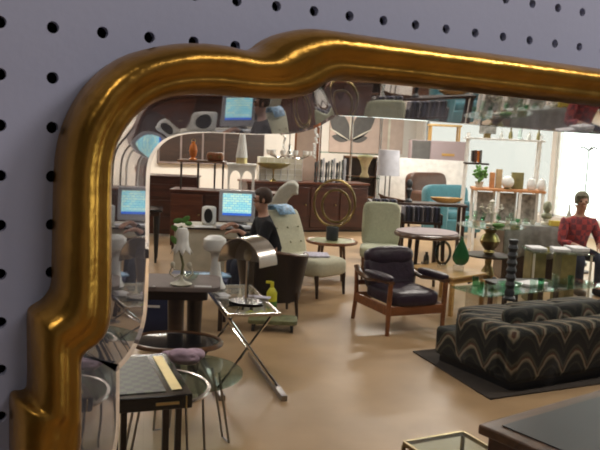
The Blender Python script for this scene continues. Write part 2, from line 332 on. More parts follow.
# --------------------------------------------------- pegboard wall (real holes)
def pegboard():
    s = .0254; q = s / 3; i0, i1, j0, j1 = -17, 56, -28, 22
    MX = (min(p.x for p in INN) - .01, max(p.x for p in INN) + .01, min(p.y for p in INN) - .01, max(p.y for p in INN) + .01)
    ins = {}
    def isin(a, b):
        if (a, b) not in ins:
            x, z = a * q - s / 2, 1.898 + b * q - s / 2
            ins[a, b] = MX[0] < x < MX[1] and MX[2] < z < MX[3] and inside(x, z, INN)
        return ins[a, b]
    def make(Y, holes):
        bm = bmesh.new(); vt = {}
        def V(a, b):
            if (a, b) not in vt: vt[a, b] = bm.verts.new((a * q - s / 2, Y, 1.898 + b * q - s / 2))
            return vt[a, b]
        A0, A1, B0, B1 = i0 * 3, i1 * 3, j0 * 3, j1 * 3
        for a in range(A0, A1):
            for b in range(B0, B1):
                cs = [(a, b), (a + 1, b), (a + 1, b + 1), (a, b + 1)]
                if any(isin(*c) for c in cs): continue
                if holes and a % 3 == 1 and b % 3 == 1:
                    cx, cz = (a + .5) * q - s / 2, 1.898 + (b + .5) * q - s / 2
                    rg = [bm.verts.new((cx + .0031 * cos(pi / 4 + 2 * pi * k / 12), Y, cz + .0031 * sin(pi / 4 + 2 * pi * k / 12))) for k in range(12)]
                    cr = [V(a + 1, b + 1), V(a, b + 1), V(a, b), V(a + 1, b)]
                    for k in range(4):
                        bm.faces.new([cr[k], cr[(k + 1) % 4]] + [rg[(3 * k + e) % 12] for e in (3, 2, 1, 0)])
                else: bm.faces.new([V(*c) for c in cs])
        x0, x1, z0, z1 = A0 * q - s / 2, A1 * q - s / 2, 1.898 + B0 * q - s / 2, 1.898 + B1 * q - s / 2
        for (xa, xb, za, zb) in ((XL, x0, 0, ZC), (x1, XR, 0, ZC), (x0, x1, 0, z0), (x0, x1, z1, ZC)):
            bm.faces.new([bm.verts.new(p) for p in ((xa, Y, za), (xb, Y, za), (xb, Y, zb), (xa, Y, zb))])
        for f in bm.faces:
            f.normal_update()
            if f.normal.y > 0: f.normal_flip()
        k = MB(); k.bm.free(); k.bm = bm; return k
    def bld(k, name, m, th, par=None):
        me = bpy.data.meshes.new(name); k.bm.to_mesh(me); k.bm.free(); me.materials.append(MATS[m]); o = bpy.data.objects.new(name, me); COL.objects.link(o)
        md = o.modifiers.new('thick', 'SOLIDIFY'); md.thickness = th; md.offset = -1; md.use_quality_normals = False
        if par: o.parent = par
        return o
    w = struct(bld(make(0, True), 'wall_front', 'pegboard', .005))
    bld(make(.010, False), 'backing_board', 'cavity', .004, w)
pegboard()

# ------------------------------------------------------------------- mirror
mir = thing('wall_mirror', 'wall mirror in a shaped gilt frame hung on the grey pegboard', 'mirror', (0, 0, 0), 0)
prof = [(0, .0), (-.0, -.010), (.03, -.0165), (.10, -.0225), (.20, -.0270), (.33, -.0292), (.46, -.0285), (.58, -.0250), (.67, -.0228), (.73, -.0230), (.80, -.0232), (.87, -.0215), (.94, -.0170), (1.0, -.0115), (1.015, -.004), (1.0, -.002)]
k = MB(); vs = []; npf = len(prof)
for a, b in zip(OUT, INN):
    for s_, y in prof: p = a.lerp(b, s_); vs.append((p.x, y, p.y))
k._add(vs, [(i * npf + j, i * npf + (j + 1) % npf, ((i + 1) % NP) * npf + (j + 1) % npf, ((i + 1) % NP) * npf + j) for i in range(NP) for j in range(npf)])
k.build('frame', 'gilt', mir, ang=60)
def inset(P, d):
    out = []
    for i in range(len(P)):
        w = 4
        t = (P[(i + w) % len(P)] - P[i - w]).normalized(); nrm = Vector((t.y, -t.x))
        out.append(P[i] + nrm * d)
    return out
def relax(P, it=4):
    for _ in range(it): P = [(P[i - 1] + P[i] * 2 + P[(i + 1) % len(P)]) / 4 for i in range(len(P))]
    return P
BE = relax(inset(INN, .0215), 6)
EDGE = inset(INN, -.004)
k = MB(); YG = -.004; hi, lo = .0043, .0012
vs = []
for a, b in zip(EDGE, BE): vs += [(a.x, YG - lo, a.y), (b.x, YG - hi, b.y), (b.x, YG + hi, b.y), (a.x, YG + lo, a.y)]
k._add(vs, [(i * 4 + j, i * 4 + (j + 1) % 4, ((i + 1) % NP) * 4 + (j + 1) % 4, ((i + 1) % NP) * 4 + j) for i in range(NP) for j in (0, 2, 3)])
k.build('mirror_rim', 'mirror_bevel', mir, ang=50)
k = MB(); BC = inset(BE, .0004)
k._add([(p.x, YG, p.y) for p in BC], [tuple(range(len(BC)))])
bmesh.ops.triangulate(k.bm, faces=k.bm.faces[:]); k.build('mirror_pane', 'mirror_glass', mir)

# =========================================================== THE SHOP: NEAR
# --- brown wooden desk with a black top, right foreground
d = 3.2
p = G(478, 424, .76); q = G(600, 397, .76)
hd = math.atan2(q.y - p.y, q.x - p.x) + .085
t = thing('writing_desk', 'brown wooden desk with black inset leather top in the near corner', 'desk', (p.x, p.y, 0), hd)
LX, LY = 1.35, .75
MB().box((LX / 2, -LY / 2, .74), (LX, LY, .04)).build('desk_top', 'walnut', t, .008)
MB().box((LX / 2, -LY / 2, .762), (LX - .13, LY - .13, .005)).build('leather_inset', 'leather_black', t, .001)
MB().box((LX / 2, -LY / 2, .67), (LX - .06, LY - .06, .10)).build('apron', 'red_wood', t, .004)
for sx in (0, 1):
    MB().box((.25 + sx * (LX - .5), -LY / 2, .35), (.42, LY - .08, .55)).build('pedestal', 'red_wood', t, .004)
    for z in (.18, .36, .53):
        dr = MB().box((.25 + sx * (LX - .5), -.035, z), (.36, .02, .15)).build('drawer', 'walnut', t, .004)
        MB().ball((.25 + sx * (LX - .5), -.012, z), .014).build('knob', 'brass', dr)
    MB().box((.25 + sx * (LX - .5), -LY / 2, .04), (.44, LY - .06, .08)).build('plinth', 'walnut', t)

# --- brass and glass low table beside the desk
p = G(404, 441, .5); q = G(480, 428, .5); hd = math.atan2(q.y - p.y, q.x - p.x)
t = thing('brass_glass_table', 'low glass table with thin brass frame beside the brown desk', 'table', (p.x, p.y, 0), hd)
w_, l_ = (q - p).length - .10, .36; k = MB()
for y in (0, -l_): k.box((w_ / 2, y, .49), (w_, .014, .02))
for x in (0, w_): k.box((x, -l_ / 2, .49), (.014, l_, .02))
k.build('top_rim', 'old_brass', t)
MB().box((w_ / 2, -l_ / 2, .498), (w_ - .012, l_ - .012, .006)).build('glass_top', 'clear_glass', t)
for x in (0, w_):
    for y in (0, -l_): MB().box((x, y, .24), (.014, .014, .48)).build('leg', 'old_brass', t)

# --- flame stitch sofa
K = G(510, 389, .05); Lf = G(445, 347, .05); Rr = G(600, 374, .05)
hd = math.atan2(Rr.y - K.y, Rr.x - K.x); LX, LY = 2.05, .95
t = thing('flame_stitch_sofa', 'low dark sofa in zigzag flame-stitch fabric with its back turned', 'sofa', (K.x, K.y, 0), hd)
H = .52
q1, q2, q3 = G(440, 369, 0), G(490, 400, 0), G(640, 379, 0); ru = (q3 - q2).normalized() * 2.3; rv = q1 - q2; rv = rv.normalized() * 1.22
tag(MB().prism([(0, 0), (ru.x, ru.y), (ru.x + rv.x, ru.y + rv.y), (rv.x, rv.y)], 0, .010).build('sofa_shade_patch', 'floor_shade', None, loc=(q2.x, q2.y, .001), rz=0), 'dark brown patch standing for the shade under the zigzag sofa', 'shade patch')  # flat dark sheet painted as the sofa's shadow on the floor
MB().box((LX / 2, LY / 2, .046), (LX - .12, LY - .14, .07)).build('plinth', 'black', t)
MB().box((LX / 2, LY * .48, .19), (LX - .02, LY * .94, .24)).build('seat_base', 'flame_stitch', t, .035)
MB().box((LX / 2, .11, .275), (LX, .22, .43)).build('backrest', 'flame_stitch', t, .055)
for x in (.11, LX - .11):
    MB().box((x, LY * .36, .275), (.22, LY * .70, .41)).build('arm', 'flame_stitch', t, .06)
for i in range(3):
    x = .24 + (LX - .48) * (i + .5) / 3
    MB().sq((x, LY * .58, .36), ((LX - .48) / 3, .82, .19), .35, .25).build('seat_cushion', 'flame_stitch', t)
    MB().sq((x, .31, .44), ((LX - .48) / 3, .22, .26), .45, .35, rx=-.15).build('back_cushion', 'flame_stitch', t)

# --- long glass coffee table in front of the sofa
a = G(456, 300, .42); b = G(600, 300, .42); hd2 = hd
t = thing('glass_coffee_table', 'long pale glass coffee table in front of the zigzag sofa', 'table', (a.x, a.y, 0), hd2)
MB().prism([(.38, .05), (2.1, .05), (2.1, .52), (.38, .52)], .405, .42).build('glass_top', 'pale_glass', t, .004)
for x in (.56, 1.8): MB().prism([(x - .02, .08), (x + .02, .08), (x + .02, .48), (x - .02, .48)], 0, .405).build('leg', 'acrylic', t)
coffee_dir = Vector((cos(hd2), sin(hd2), 0)); coffee_nrm = Vector((-sin(hd2), cos(hd2), 0))
def on_coffee(u, v): return Vector((a.x, a.y, .42)) + coffee_dir * u + coffee_nrm * v
# twisted totem
p = on_coffee(.62, .30)
t0 = G(509, 300, .42)
k = MB(); h = .56
k.lathe([(.055, 0), (.06, .02), (.04, .04)] + [(.034 + .014 * abs(sin(i * pi / 2.0)), .04 + i * .034) for i in range(1, 15)] + [(.045, h - .02), (.042, h), (0, h)], (0, 0, 0), 14)
tag(k.build('carved_column', 'dark_ceramic', None, loc=(t0.x, t0.y, .42), rz=0), 'tall dark carved column standing on the glass coffee table', 'ornament')
glz = [(.47, .2, 'small clear drinking glass at the sofa-arm end of the coffee table', 'green_glass'), (.62, .44, 'small clear drinking glass second along the coffee table', 'green_glass')]
glz += [(1.12, .16, 'small clear glass just past the carved column on the coffee table', 'clear_glass'), (1.24, .17, 'small green-tinted glass next along from the carved column', 'green_glass'), (1.58, .30, 'small clear glass beyond the white magazine on the coffee table', 'clear_glass'), (1.70, .20, 'small green-tinted glass farthest along the coffee table', 'green_glass')]
for i, (u, v, lb, m) in enumerate(glz):
    tag(MB().lathe([(.028, 0), (.034, .10), (.031, .10), (.026, .008), (0, .008)], (0, 0, 0), 16).build('drinking_glass', m, None, loc=on_coffee(u, v), rz=0), lb, 'glass', 'glasses on the coffee table')
p = on_coffee(.95, .3)
tag(MB().lathe([(.03, 0), (.10, .012), (.125, .045), (.12, .045), (.09, .018), (0, .010)], (0, 0, 0), 24).build('glass_dish', 'green_glass', None, loc=p, rz=0), 'shallow green glass dish beside the dark carved column', 'dish')
p = on_coffee(1.3, .35)
tag(MB().box((0, 0, .012), (.3, .2, .024)).build('open_magazine', 'paper', None, .004, loc=p, rz=.2), 'white magazine lying on the long glass coffee table', 'magazine')

# --- plum leather armchair with a teak frame
fl = G(387, 336, 0); rl = G(357, 318, 0); fr = G(434, 326, 0)
t = thing('teak_armchair', 'teak armchair with dark plum leather cushions in mid room', 'chair', (fl.x, fl.y, 0), math.atan2(rl.y - fl.y, rl.x - fl.x) - pi / 2 + .07)
Wd = .61; Dp = .70
for x in (0, Wd):
    MB().tube([(x, 0, 0), (x, 0, .28), (x, -.015, .50)], [.021, .025, .023], 10).build('front_leg', 'teak', t)
    MB().tube([(x, Dp, 0), (x, Dp - .05, .28), (x, Dp - .02, .54)], [.019, .024, .018], 10).build('rear_leg', 'teak', t)
    MB().box((x, Dp / 2 - .02, .235), (.03, Dp - .04, .09)).build('side_rail', 'teak', t, .006)
    MB().tube([(x, -.03, .505), (x, .12, .51), (x, .40, .47), (x, .60, .49), (x, Dp - .02, .55)], [.022, .026, .024, .022, .02], 10, flat=1.5).build('arm', 'walnut', t)
    MB().sq((x, .22, .535), (.10, .50, .07), .6, .6, rx=-.02).build('arm_pad', 'leather_plum', t)
MB().box((Wd / 2, 0, .235), (Wd, .03, .09)).build('front_rail', 'teak', t, .006)
MB().box((Wd / 2, Dp - .08, .26), (Wd, .03, .07)).build('rear_rail', 'teak', t, .006)
for z in (.38, .50): MB().box((Wd / 2, Dp - .02 + (z - .4) * .25, z), (Wd - .02, .025, .05), rx=-.2).build('back_slat', 'teak', t, .006)
tf = [((x, y, 1), .45, .18) for x in (-.45, .45) for y in (-.4, .4)]
MB().sq((Wd / 2, .28, .335), (.54, .64, .16), .45, .4, 32, 16, tf).build('seat_cushion', 'leather_plum', t)
MB().sq((Wd / 2, .54, .50), (.54, .17, .38), .5, .45, 32, 18, [((x, -1, z), .5, .3) for x in (-.45, .45) for z in (-.4, .3)], rx=-.26).build('back_cushion', 'leather_plum', t)
MB().sq((Wd / 2, .575, .665), (.53, .19, .19), .7, .5, 28, 14, rx=-.26).build('head_cushion', 'leather_plum', t)

# ---- left foreground: game box on a round glass table
near, nl, frr = G(193, 394, .60), G(115, 400, .60), G(160, 351, .60)
hd = math.atan2(near.y - nl.y, near.x - nl.x)
wl = (near - nl).length * 1.10; dl = (frr - near).length * .95
c = (nl + frr) / 2
t = thing('game_table', 'small round glass table with a silver rim under the game box', 'table', (c.x, c.y, 0), hd)
MB().disc((.06, .02, .508), .30, .012, 40).build('glass_top', 'teal_glass', t)
MB().tube([(.06 + .30 * cos(2 * pi * i / 40), .02 + .30 * sin(2 * pi * i / 40), .512) for i in range(40)], .012, 8, True).build('top_rim', 'brushed', t)
for x, y in ((-.14, -.16), (.10, -.20), (.20, -.02), (-.05, .20)): MB().box((x, y, .255), (.032, .032, .506)).build('leg', 'dark_wood', t, .003)
t = thing('game_box', 'black game box with a checkered lid and gold strips', 'game board', (c.x, c.y, .523), hd)
bw, bd, bh = wl, dl, .075
MB().box((0, 0, bh * .48), (bw, bd, bh * .94)).build('case', 'black_gloss', t, .006)
MB().box((-.05, 0, bh * .96), (bw * .66, bd * .84, .006)).build('checkered_lid', 'checker', t)
MB().box((bw * .345, .0, bh * .96), (.05, bd * .80, .007)).build('gold_strip', 'gold_leaf', t)
MB().box((bw * .20, -bd / 2 - .001, bh * .45), (.11, .006, .014)).build('label_strip', 'gold_leaf', t)
for x in (-1, 1): MB().box((x * (bw / 2 - .03), -bd / 2 - .001, bh * .45), (.006, .004, bh * .8)).build('gold_line', 'gold_leaf', t)

# pink cloth on lower glass table
p = G(186, 367, .52)
tc_ = G(180, 372, .46)
t = thing('round_glass_table', 'low round glass table on thin bent metal legs, behind the game box', 'table', (tc_.x, tc_.y, 0), VA)
MB().disc((0, 0, .452), .36, .012, 48).build('glass_top', 'teal_glass', t)
for i in range(4):
    an = i * pi / 2 + .5; cx, sx = cos(an), sin(an); px, sy = -sin(an), cos(an)
    MB().tube([(.22 * cx - .05 * px, .22 * sx - .05 * sy, .448), (.30 * cx - .05 * px, .30 * sx - .05 * sy, .008), (.30 * cx + .05 * px, .30 * sx + .05 * sy, .008), (.22 * cx + .05 * px, .22 * sx + .05 * sy, .448)], .007, 6).build('leg', 'steel', t)
p = G(184, 364, .466)
k = MB()
k.sq((0, 0, .045), (.20, .11, .09), .8, .9, 28, 14, [((-.5, -.5, .6), .5, .45), ((.4, .2, .9), .4, .5), ((0, -.9, .2), .5, .4), ((-.2, .1, 1), .35, .5), ((.7, -.6, .3), .4, .4)])
k.sq((.05, .02, .06), (.14, .10, .07), .9, .9, 24, 12, [((.3, -.4, .8), .6, .4)], rz=.6).sq((-.10, .02, .03), (.13, .10, .06), .9, .9, 24, 12, [((0, 0, 1), .6, .3)], rz=-.4)
tag(k.build('crumpled_cloth', 'pink_cloth', None, loc=p, rz=VA - .3), 'crumpled pink mauve cloth lying behind the game box', 'cloth')

# --- brown round cornered table
d = 5.35
c = G(168, 280, .72)
t = thing('brown_table', 'brown wooden table with a rounded corner on thick dark legs', 'table', (c.x, c.y, 0), VA + .10)
def rrect(w, h, r, n=6):
    return [(sx * (w / 2 - r) + r * cos(a0 + pi / 2 * i / n), sy * (h / 2 - r) + r * sin(a0 + pi / 2 * i / n)) for sx, sy, a0 in ((1, 1, 0), (-1, 1, pi / 2), (-1, -1, pi), (1, -1, 1.5 * pi)) for i in range(n + 1)]
MB().prism([(x - .10, y) for x, y in rrect(.98, .52, .10)], .685, .72).build('table_top', 'taupe', t, .006)
MB().prism([(x - .10, y) for x, y in rrect(.80, .38, .05)], .61, .686).build('apron', 'dark_wood', t)
for x, y in ((.20, .10), (.07, -.12), (-.40, .12), (-.40, -.12)): MB().tube([(x, y, 0), (x, y, .15), (x, y, .62)], [.045, .05, .062], 12).build('leg', 'dark_wood', t)
# things on it
def onb(px, py, z=.72): return G(px, py, z)
p = onb(181, 285)
t = thing('flower_lamp', 'flower-shaped lamp with a frilled white glass bloom and green leaves', 'lamp', p, VA)
MB().lathe([(.0, 0), (.075, .002), (.08, .012), (.03, .03), (.012, .05), (.010, .08), (0, .08)], (0, 0, 0), 18).build('base', 'ivory', t)
MB().tube([(0, 0, .06), (.012, 0, .15), (-.012, 0, .25), (-.035, 0, .36), (-.02, 0, .42), (.0, 0, .425)], .010, 8).build('stem', 'moss', t)
k = MB(); n = 32
prf = [(.010, .42), (.034, .415), (.046, .39), (.044, .34), (.048, .29), (.072, .25)]
vs = []
for i, (r, z) in enumerate(prf):
    for j in range(n):
        f = (i / 5) ** 3; a_ = 2 * pi * j / n; w_ = 1 + .16 * f * sin(8 * a_)
        vs.append((r * w_ * cos(a_), r * w_ * sin(a_), z - .02 * f * sin(8 * a_)))
k._add(vs, [(i * n + j, i * n + (j + 1) % n, (i + 1) * n + (j + 1) % n, (i + 1) * n + j) for i in range(5) for j in range(n)])
k.build('bloom_shade', 'white_matte', t, solid=.004)
for i, (x, z, r) in enumerate(((-.05, .41, .5), (-.03, .47, -.2), (.02, .48, -.7), (-.055, .33, .9))):
    MB().sq((x, -.02 * (i % 2), z), (.075, .012, .04), 1, 1, 12, 8, ry=r).build('leaf', 'leaf', t)
for s_ in (-1, 1):
    MB().tube([(0, 0, .08), (s_ * .045, 0, .05), (s_ * .085, 0, .085), (s_ * .07, 0, .13), (s_ * .05, 0, .115)], .007, 7).build('scroll_arm', 'ivory', t)
    MB().sq((s_ * .06, -.02, .15), (.035, .03, .05), 1, 1, 10, 8).build('small_bud', 'ivory', t)
p = onb(190, 280)
tag(MB().lathe([(.02, 0), (.055, .02), (.07, .055), (.066, .055), (.05, .024), (0, .01)], (0, 0, 0), 22).build('glass_bowl', 'clear_glass', None, loc=p, rz=0), 'small clear glass bowl beside the flower lamp', 'bowl')
p = onb(203, 287)
tag(MB().box((0, 0, .003), (.12, .035, .006)).build('price_card', 'paper', None, loc=p, rz=VA + .1), 'white price card lying flat on the brown table edge', 'card')
p = onb(154, 287)
tag(MB().disc((0, 0, 0), .009, .006, 12).build('white_button', 'paper', None, loc=p, rz=0), 'tiny round white button on the brown table', 'button')

# dark oval low table and blue bin below it
c = G(176, 340, .42)
t = thing('oval_table', 'dark oval low table with a brown rim under the brown table', 'table', (c.x, c.y, 0), VA)
MB().disc((0, 0, .395), .30, .02, 40, 1.0, .75).build('table_top', 'black_gloss', t)
MB().tube([(.305 * cos(2 * pi * i / 40), .229 * sin(2 * pi * i / 40), .408) for i in range(40)], .018, 8, True).build('rim', 'walnut', t)
for i in range(3):
    an = i * 2.1 + .6; MB().tube([(.09 * cos(an), .09 * sin(an), .40), (.20 * cos(an), .16 * sin(an), 0)], [.025, .015], 8).build('leg', 'dark_wood', t)
c = G(161, 322, .30)
t = thing('blue_crate', 'dark blue box with a white tag standing under the brown table', 'box', (c.x + .15, c.y + .40, 0), VA)
MB().box((0, 0, .22), (.32, .3, .44)).build('case', 'navy', t, .006)
MB().box((-.05, -.152, .36), (.10, .004, .02)).build('tag_strip', 'paper', t)

# --- chrome cross-legged glass table with chrome lamp
NL, NR, FL = G(228, 314, .60), G(272, 314, .60), G(206, 285.5, .60)
v_ = FL - NL; hd = math.atan2(v_.y, v_.x) - pi / 2
Lt = v_.length; Wt = abs((NR - NL).dot(Vector((cos(hd), sin(hd), 0)))) + .06
t = thing('folding_glass_table', 'narrow glass table on crossed chrome legs, chrome lamp on top', 'table', (NL.x, NL.y, 0), hd)
MB().box((Wt / 2, Lt / 2, .592), (Wt, Lt, .014)).build('glass_top', 'clear_glass', t, .004)
k = MB()
for y in (0.0, Lt): k.box((Wt / 2, y, .59), (Wt + .02, .018, .022))
for x in (0.0, Wt): k.box((x, Lt / 2, .59), (.018, Lt, .022))
k.build('chrome_rim', 'chrome', t)
for y in (.10, Lt - .14):
    MB().tube([(0, y, .58), (Wt + .03, y, .03)], .011, 8).build('leg', 'chrome', t)
    MB().tube([(Wt, y + .03, .58), (-.03, y + .03, .03)], .011, 8).build('leg', 'chrome', t)
MB().box((Wt + .03, Lt * .45, .02), (.045, Lt * 1.15, .04)).build('foot_bar', 'steel', t, .004)
MB().box((-.03, Lt * .45, .02), (.045, Lt * 1.0, .04)).build('foot_bar', 'steel', t, .004)
MB().tube([(Wt / 2, .10, .305), (Wt / 2, Lt - .12, .305)], .009, 8).build('cross_bar', 'chrome', t)
fgt = t
p = G(246, 304, .60)
t = thing('chrome_lamp', 'table lamp with an arched half-round chrome shade', 'lamp', p + Vector((0, 0, .001)), VA - .55)
MB().disc((0, 0, 0), .12, .022, 32, 1.15, .85).build('base', 'black_gloss', t)
MB().box((.0, 0, .19), (.016, .016, .34)).build('post', 'chrome', t)
MB().box((.04, .0, .18), (.05, .012, .32)).build('acrylic_post', 'acrylic', t)
n = 18; R_ = .185
pl = [(R_ * cos(pi * i / n), .30 + R_ * 1.05 * sin(pi * i / n)) for i in range(n + 1)] + [((R_ - .008) * cos(pi * i / n), .30 + (R_ - .008) * 1.05 * sin(pi * i / n)) for i in range(n, -1, -1)]
k = MB(); N = len(pl); y0, y1 = -.11, .11
k._add([(x, y0, z) for x, z in pl] + [(x, y1, z) for x, z in pl], [(i, (i + 1) % N, N + (i + 1) % N, N + i) for i in range(N)])
k._add([(x, y, z) for y in (y0, y1) for x, z in pl], [(f * N + i, f * N + i + 1, f * N + N - 2 - i, f * N + N - 1 - i) for f in (0, 1) for i in range(n)])
k.build('arched_shade', 'brushed', t)
MB().prism([(R_ * .97 * cos(pi * i / n), .30 + R_ * 1.02 * sin(pi * i / n)) for i in range(n + 1)], .085, .09, 'y').build('end_plate', 'steel', t)
MB().ball((.0, 0, .36), (.03, .03, .045)).build('bulb', 'ivory', t)
# papers and blue brochure on it
p = G(221, 297, .602)
t_ = MB(); t_.box((0, 0, .006), (.10, .16, .012)).box((.01, .01, .016), (.09, .13, .006), rz=.3)
tag(t_.build('paper_pile', 'paper', None, loc=p, rz=VA + .2), 'loose white papers on the glass table by the chrome lamp', 'papers')
p = G(258, 300, .60)
tag(MB().box((0, 0, .006), (.20, .08, .012)).build('paper_strip', 'paper_mauve', None, .003, loc=(p.x + .02, p.y + .06, .602), rz=VA - .2), 'pale folded leaflet behind the chrome lamp base', 'leaflet')

# white mushroom lamp at the far corner of the glass table
p = G(215, 287.5, .602)
t = thing('mushroom_lamp', 'glossy white mushroom-shaped lamp at the far end of the folding glass table', 'lamp', p, VA)
MB().lathe([(.085, 0), (.085, .012), (.062, .05), (.045, .12), (.036, .21), (.042, .27), (.06, .30), (0, .30)], (0, 0, 0), 28).build('stem', 'white_gloss', t)
MB().lathe([(0, .285), (.05, .288), (.085, .305), (.098, .345), (.088, .39), (.055, .415), (0, .422)], (-.012, 0, 0), 32).build('cap', 'white_gloss', t)
# bench with brochure
p = B(199, .48, 7.2)
t = thing('low_bench', 'low dark bench between the chrome lamp and the desk', 'bench', (p.x, p.y, 0), VA)
MB().box((0, 0, .45), (.56, .44, .06)).build('seat', 'navy', t, .015)
for x in (-.23, .23):
    for y in (-.17, .17): MB().box((x, y, .21), (.04, .04, .42)).build('leg', 'dark_wood', t)
tag(MB().box((0, 0, .008), (.30, .22, .016)).build('brochure', 'blue_print', None, .002, loc=(p.x + .10, p.y - .08, .482), rz=VA + .5), 'blue and white brochure lying on the low dark bench', 'brochure')

# yellow bottle and wheeled dolly
p = G(273, 317, .12)
t = thing('wheeled_dolly', 'small dark dolly on black casters behind the chrome-legged table', 'dolly', (p.x, p.y, 0), VA)
MB().prism(rrect(.46, .26, .05), .075, .115).build('tray', 'moss', t, .006)
for x in (-.18, .18):
    for y in (-.09, .09):
        w_ = MB().cyl((x - .014, y, .034), (x + .014, y, .034), .034, n=14).build('caster', 'rubber', t)
        MB().box((x, y, .066), (.02, .03, .03)).build('fork', 'steel', w_)
p = G(271, 314, .116)
t = thing('yellow_bottle', 'yellow-green spray bottle standing on the dolly', 'bottle', p, VA)
MB().lathe([(.045, 0), (.05, .02), (.05, .21), (.032, .245), (.02, .26), (0, .26)], (0, 0, 0), 18).build('body', 'yellow_plastic', t)
MB().box((.0, 0, .285), (.035, .03, .06)).box((-.03, 0, .31), (.06, .022, .025)).build('trigger_head', 'yellow_plastic', t, .004)
MB().lathe([(.0515, .06), (.0515, .13)], (0, 0, 0), 18).build('label_band', 'leaf', t)
for i, (x, lb) in enumerate(((250, 'crumpled yellow-green strap lying on the dolly'), )):
    p = G(x + 6, 315, .116)
    k = MB().tube([(-.10, 0, .012), (-.05, .03, .03), (0, -.02, .014), (.05, .02, .04), (.09, 0, .012)], .012, 6)
    tag(k.build('strap', 'yellow_plastic', None, loc=p, rz=VA), lb, 'strap')

# ====================================================== THE SHOP: MIDDLE
# --- people
def skin_mesh(name, m, J, edges, root, parent, sub=1):
    bm = bmesh.new(); L = bm.verts.layers.skin.verify(); v = {}
    for key, (co_, r) in J.items():
        v[key] = bm.verts.new(co_); v[key][L].radius = r if isinstance(r, tuple) else (r, r); v[key][L].use_root = key == root
    for a_, b_ in edges: bm.edges.new((v[a_], v[b_]))
    me = bpy.data.meshes.new(name); bm.to_mesh(me); bm.free(); me.materials.append(MATS[m])
    o = bpy.data.objects.new(name, me); COL.objects.link(o); o.parent = parent
    md = o.modifiers.new('skin', 'SKIN'); md.use_smooth_shade = True
    md = o.modifiers.new('sub', 'SUBSURF'); md.levels = sub; md.render_levels = sub
    return o
def chain(*ks): return [(ks[i], ks[i + 1]) for i in range(len(ks) - 1)]
def person(name_loc, rz, label, J, top, legs, hair, headc, facing, shirt='shirt', fingers=True):
    """J: joints of the whole body; top / legs: materials of the clothes."""
    t = thing('person', label, 'person', name_loc, rz)
    E_ = chain('pelvis', 'waist', 'chest', 'neckb', 'neck', 'jaw', 'skull', 'crown') + chain('chest', 'shl', 'ell', 'wrl', 'hal') + chain('chest', 'shr', 'elr', 'wrr', 'har') + chain('pelvis', 'hil', 'knl', 'anl', 'tol') + chain('pelvis', 'hir', 'knr', 'anr', 'tor')
    f = Vector(facing).normalized(); u = Vector((0, 0, 1)); s_ = f.cross(u).normalized(); hc = Vector(headc)
    J = dict(J)
    # nose and hands are branches of the same body
    J['nose'] = (hc + f * .098 - u * .012, (.014, .014)); E_.append(('skull', 'nose')); J['chin'] = (hc + f * .072 - u * .092, (.024, .024)); E_.append(('jaw', 'chin'))
    for sd in 'lr':
        w = Vector(J['wr' + sd][0]); h = Vector(J['ha' + sd][0]); dr = (h - w).normalized(); ac = dr.cross(u).normalized(); dn = -u
        for i in range(4):
            a_ = h + ac * (.026 * (i - 1.5) / 1.0) + dr * .012; ln = (.062, .072, .068, .052)[i]
            b_ = a_ + dr * ln * .55 + dn * .006; c_ = b_ + dr * ln * .35 + dn * .024
            J['f%s%da' % (sd, i)] = (a_, (.0095, .0095)); J['f%s%db' % (sd, i)] = (b_, (.0085, .0085)); J['f%s%dc' % (sd, i)] = (c_, (.0072, .0072))
            E_ += chain('ha' + sd, 'f%s%da' % (sd, i), 'f%s%db' % (sd, i), 'f%s%dc' % (sd, i))
        sg = 1 if sd == 'l' else -1
        a_ = w + dr * .035 + ac * .034 * sg; b_ = a_ + dr * .035 + ac * .016 * sg
        J['t%sa' % sd] = (a_, (.012, .012)); J['t%sb' % sd] = (b_, (.009, .009)); E_ += chain('wr' + sd, 't%sa' % sd, 't%sb' % sd)
    skin_mesh('body', 'skin', J, E_, 'pelvis', t)
    g = 1.18
    def cl(keys, g_): return {k_: (J[k_][0], tuple(x * g_ for x in J[k_][1])) for k_ in keys}
    A = cl(['pelvis', 'waist', 'chest', 'shl', 'shr', 'ell', 'elr', 'wrl', 'wrr', 'neckb'], 1.22)
    for sd in 'lr': A['wr' + sd] = (Vector(J['el' + sd][0]).lerp(Vector(J['wr' + sd][0]), .88), tuple(x * 2.0 for x in J['wr' + sd][1]))
    skin_mesh(shirt, top, A, chain('pelvis', 'waist', 'chest', 'neckb') + chain('chest', 'shl', 'ell', 'wrl') + chain('chest', 'shr', 'elr', 'wrr'), 'pelvis', t)
    A = cl(['pelvis', 'hil', 'hir', 'knl', 'knr', 'anl', 'anr'], 1.14); A['waist'] = (Vector(J['pelvis'][0]).lerp(Vector(J['waist'][0]), .5), tuple(x * 1.06 for x in J['pelvis'][1]))
    skin_mesh('trousers', legs, A, chain('waist', 'pelvis') + chain('pelvis', 'hil', 'knl', 'anl') + chain('pelvis', 'hir', 'knr', 'anr'), 'pelvis', t)
    for sd in 'lr':
        a_, b_ = Vector(J['an' + sd][0]), Vector(J['to' + sd][0]); c = (a_ + b_) / 2
        MB().sq((c.x, c.y, .045), (.10, (b_ - a_).length + .13, .09), .6, .7, 16, 10, rz=math.atan2((b_ - a_).y, (b_ - a_).x) - pi / 2).build('shoe', 'rubber', t)
    rzf = math.atan2(f.y, f.x) + pi / 2
    k = MB(); k.sq(hc - f * .012 + u * .03, (.178, .205, .205), .9, .9, 24, 16, rz=rzf)
    bm = k.bm
    for v in bm.verts:     # open the hair over the face
        q = v.co - hc
        if q.dot(f) > .045 and q.z < .055: v.co = hc + q * .72
        if q.z < -.04: v.co = hc + Vector((q.x * .8, q.y * .8, q.z * .9))
    k.build('hair', hair, t)
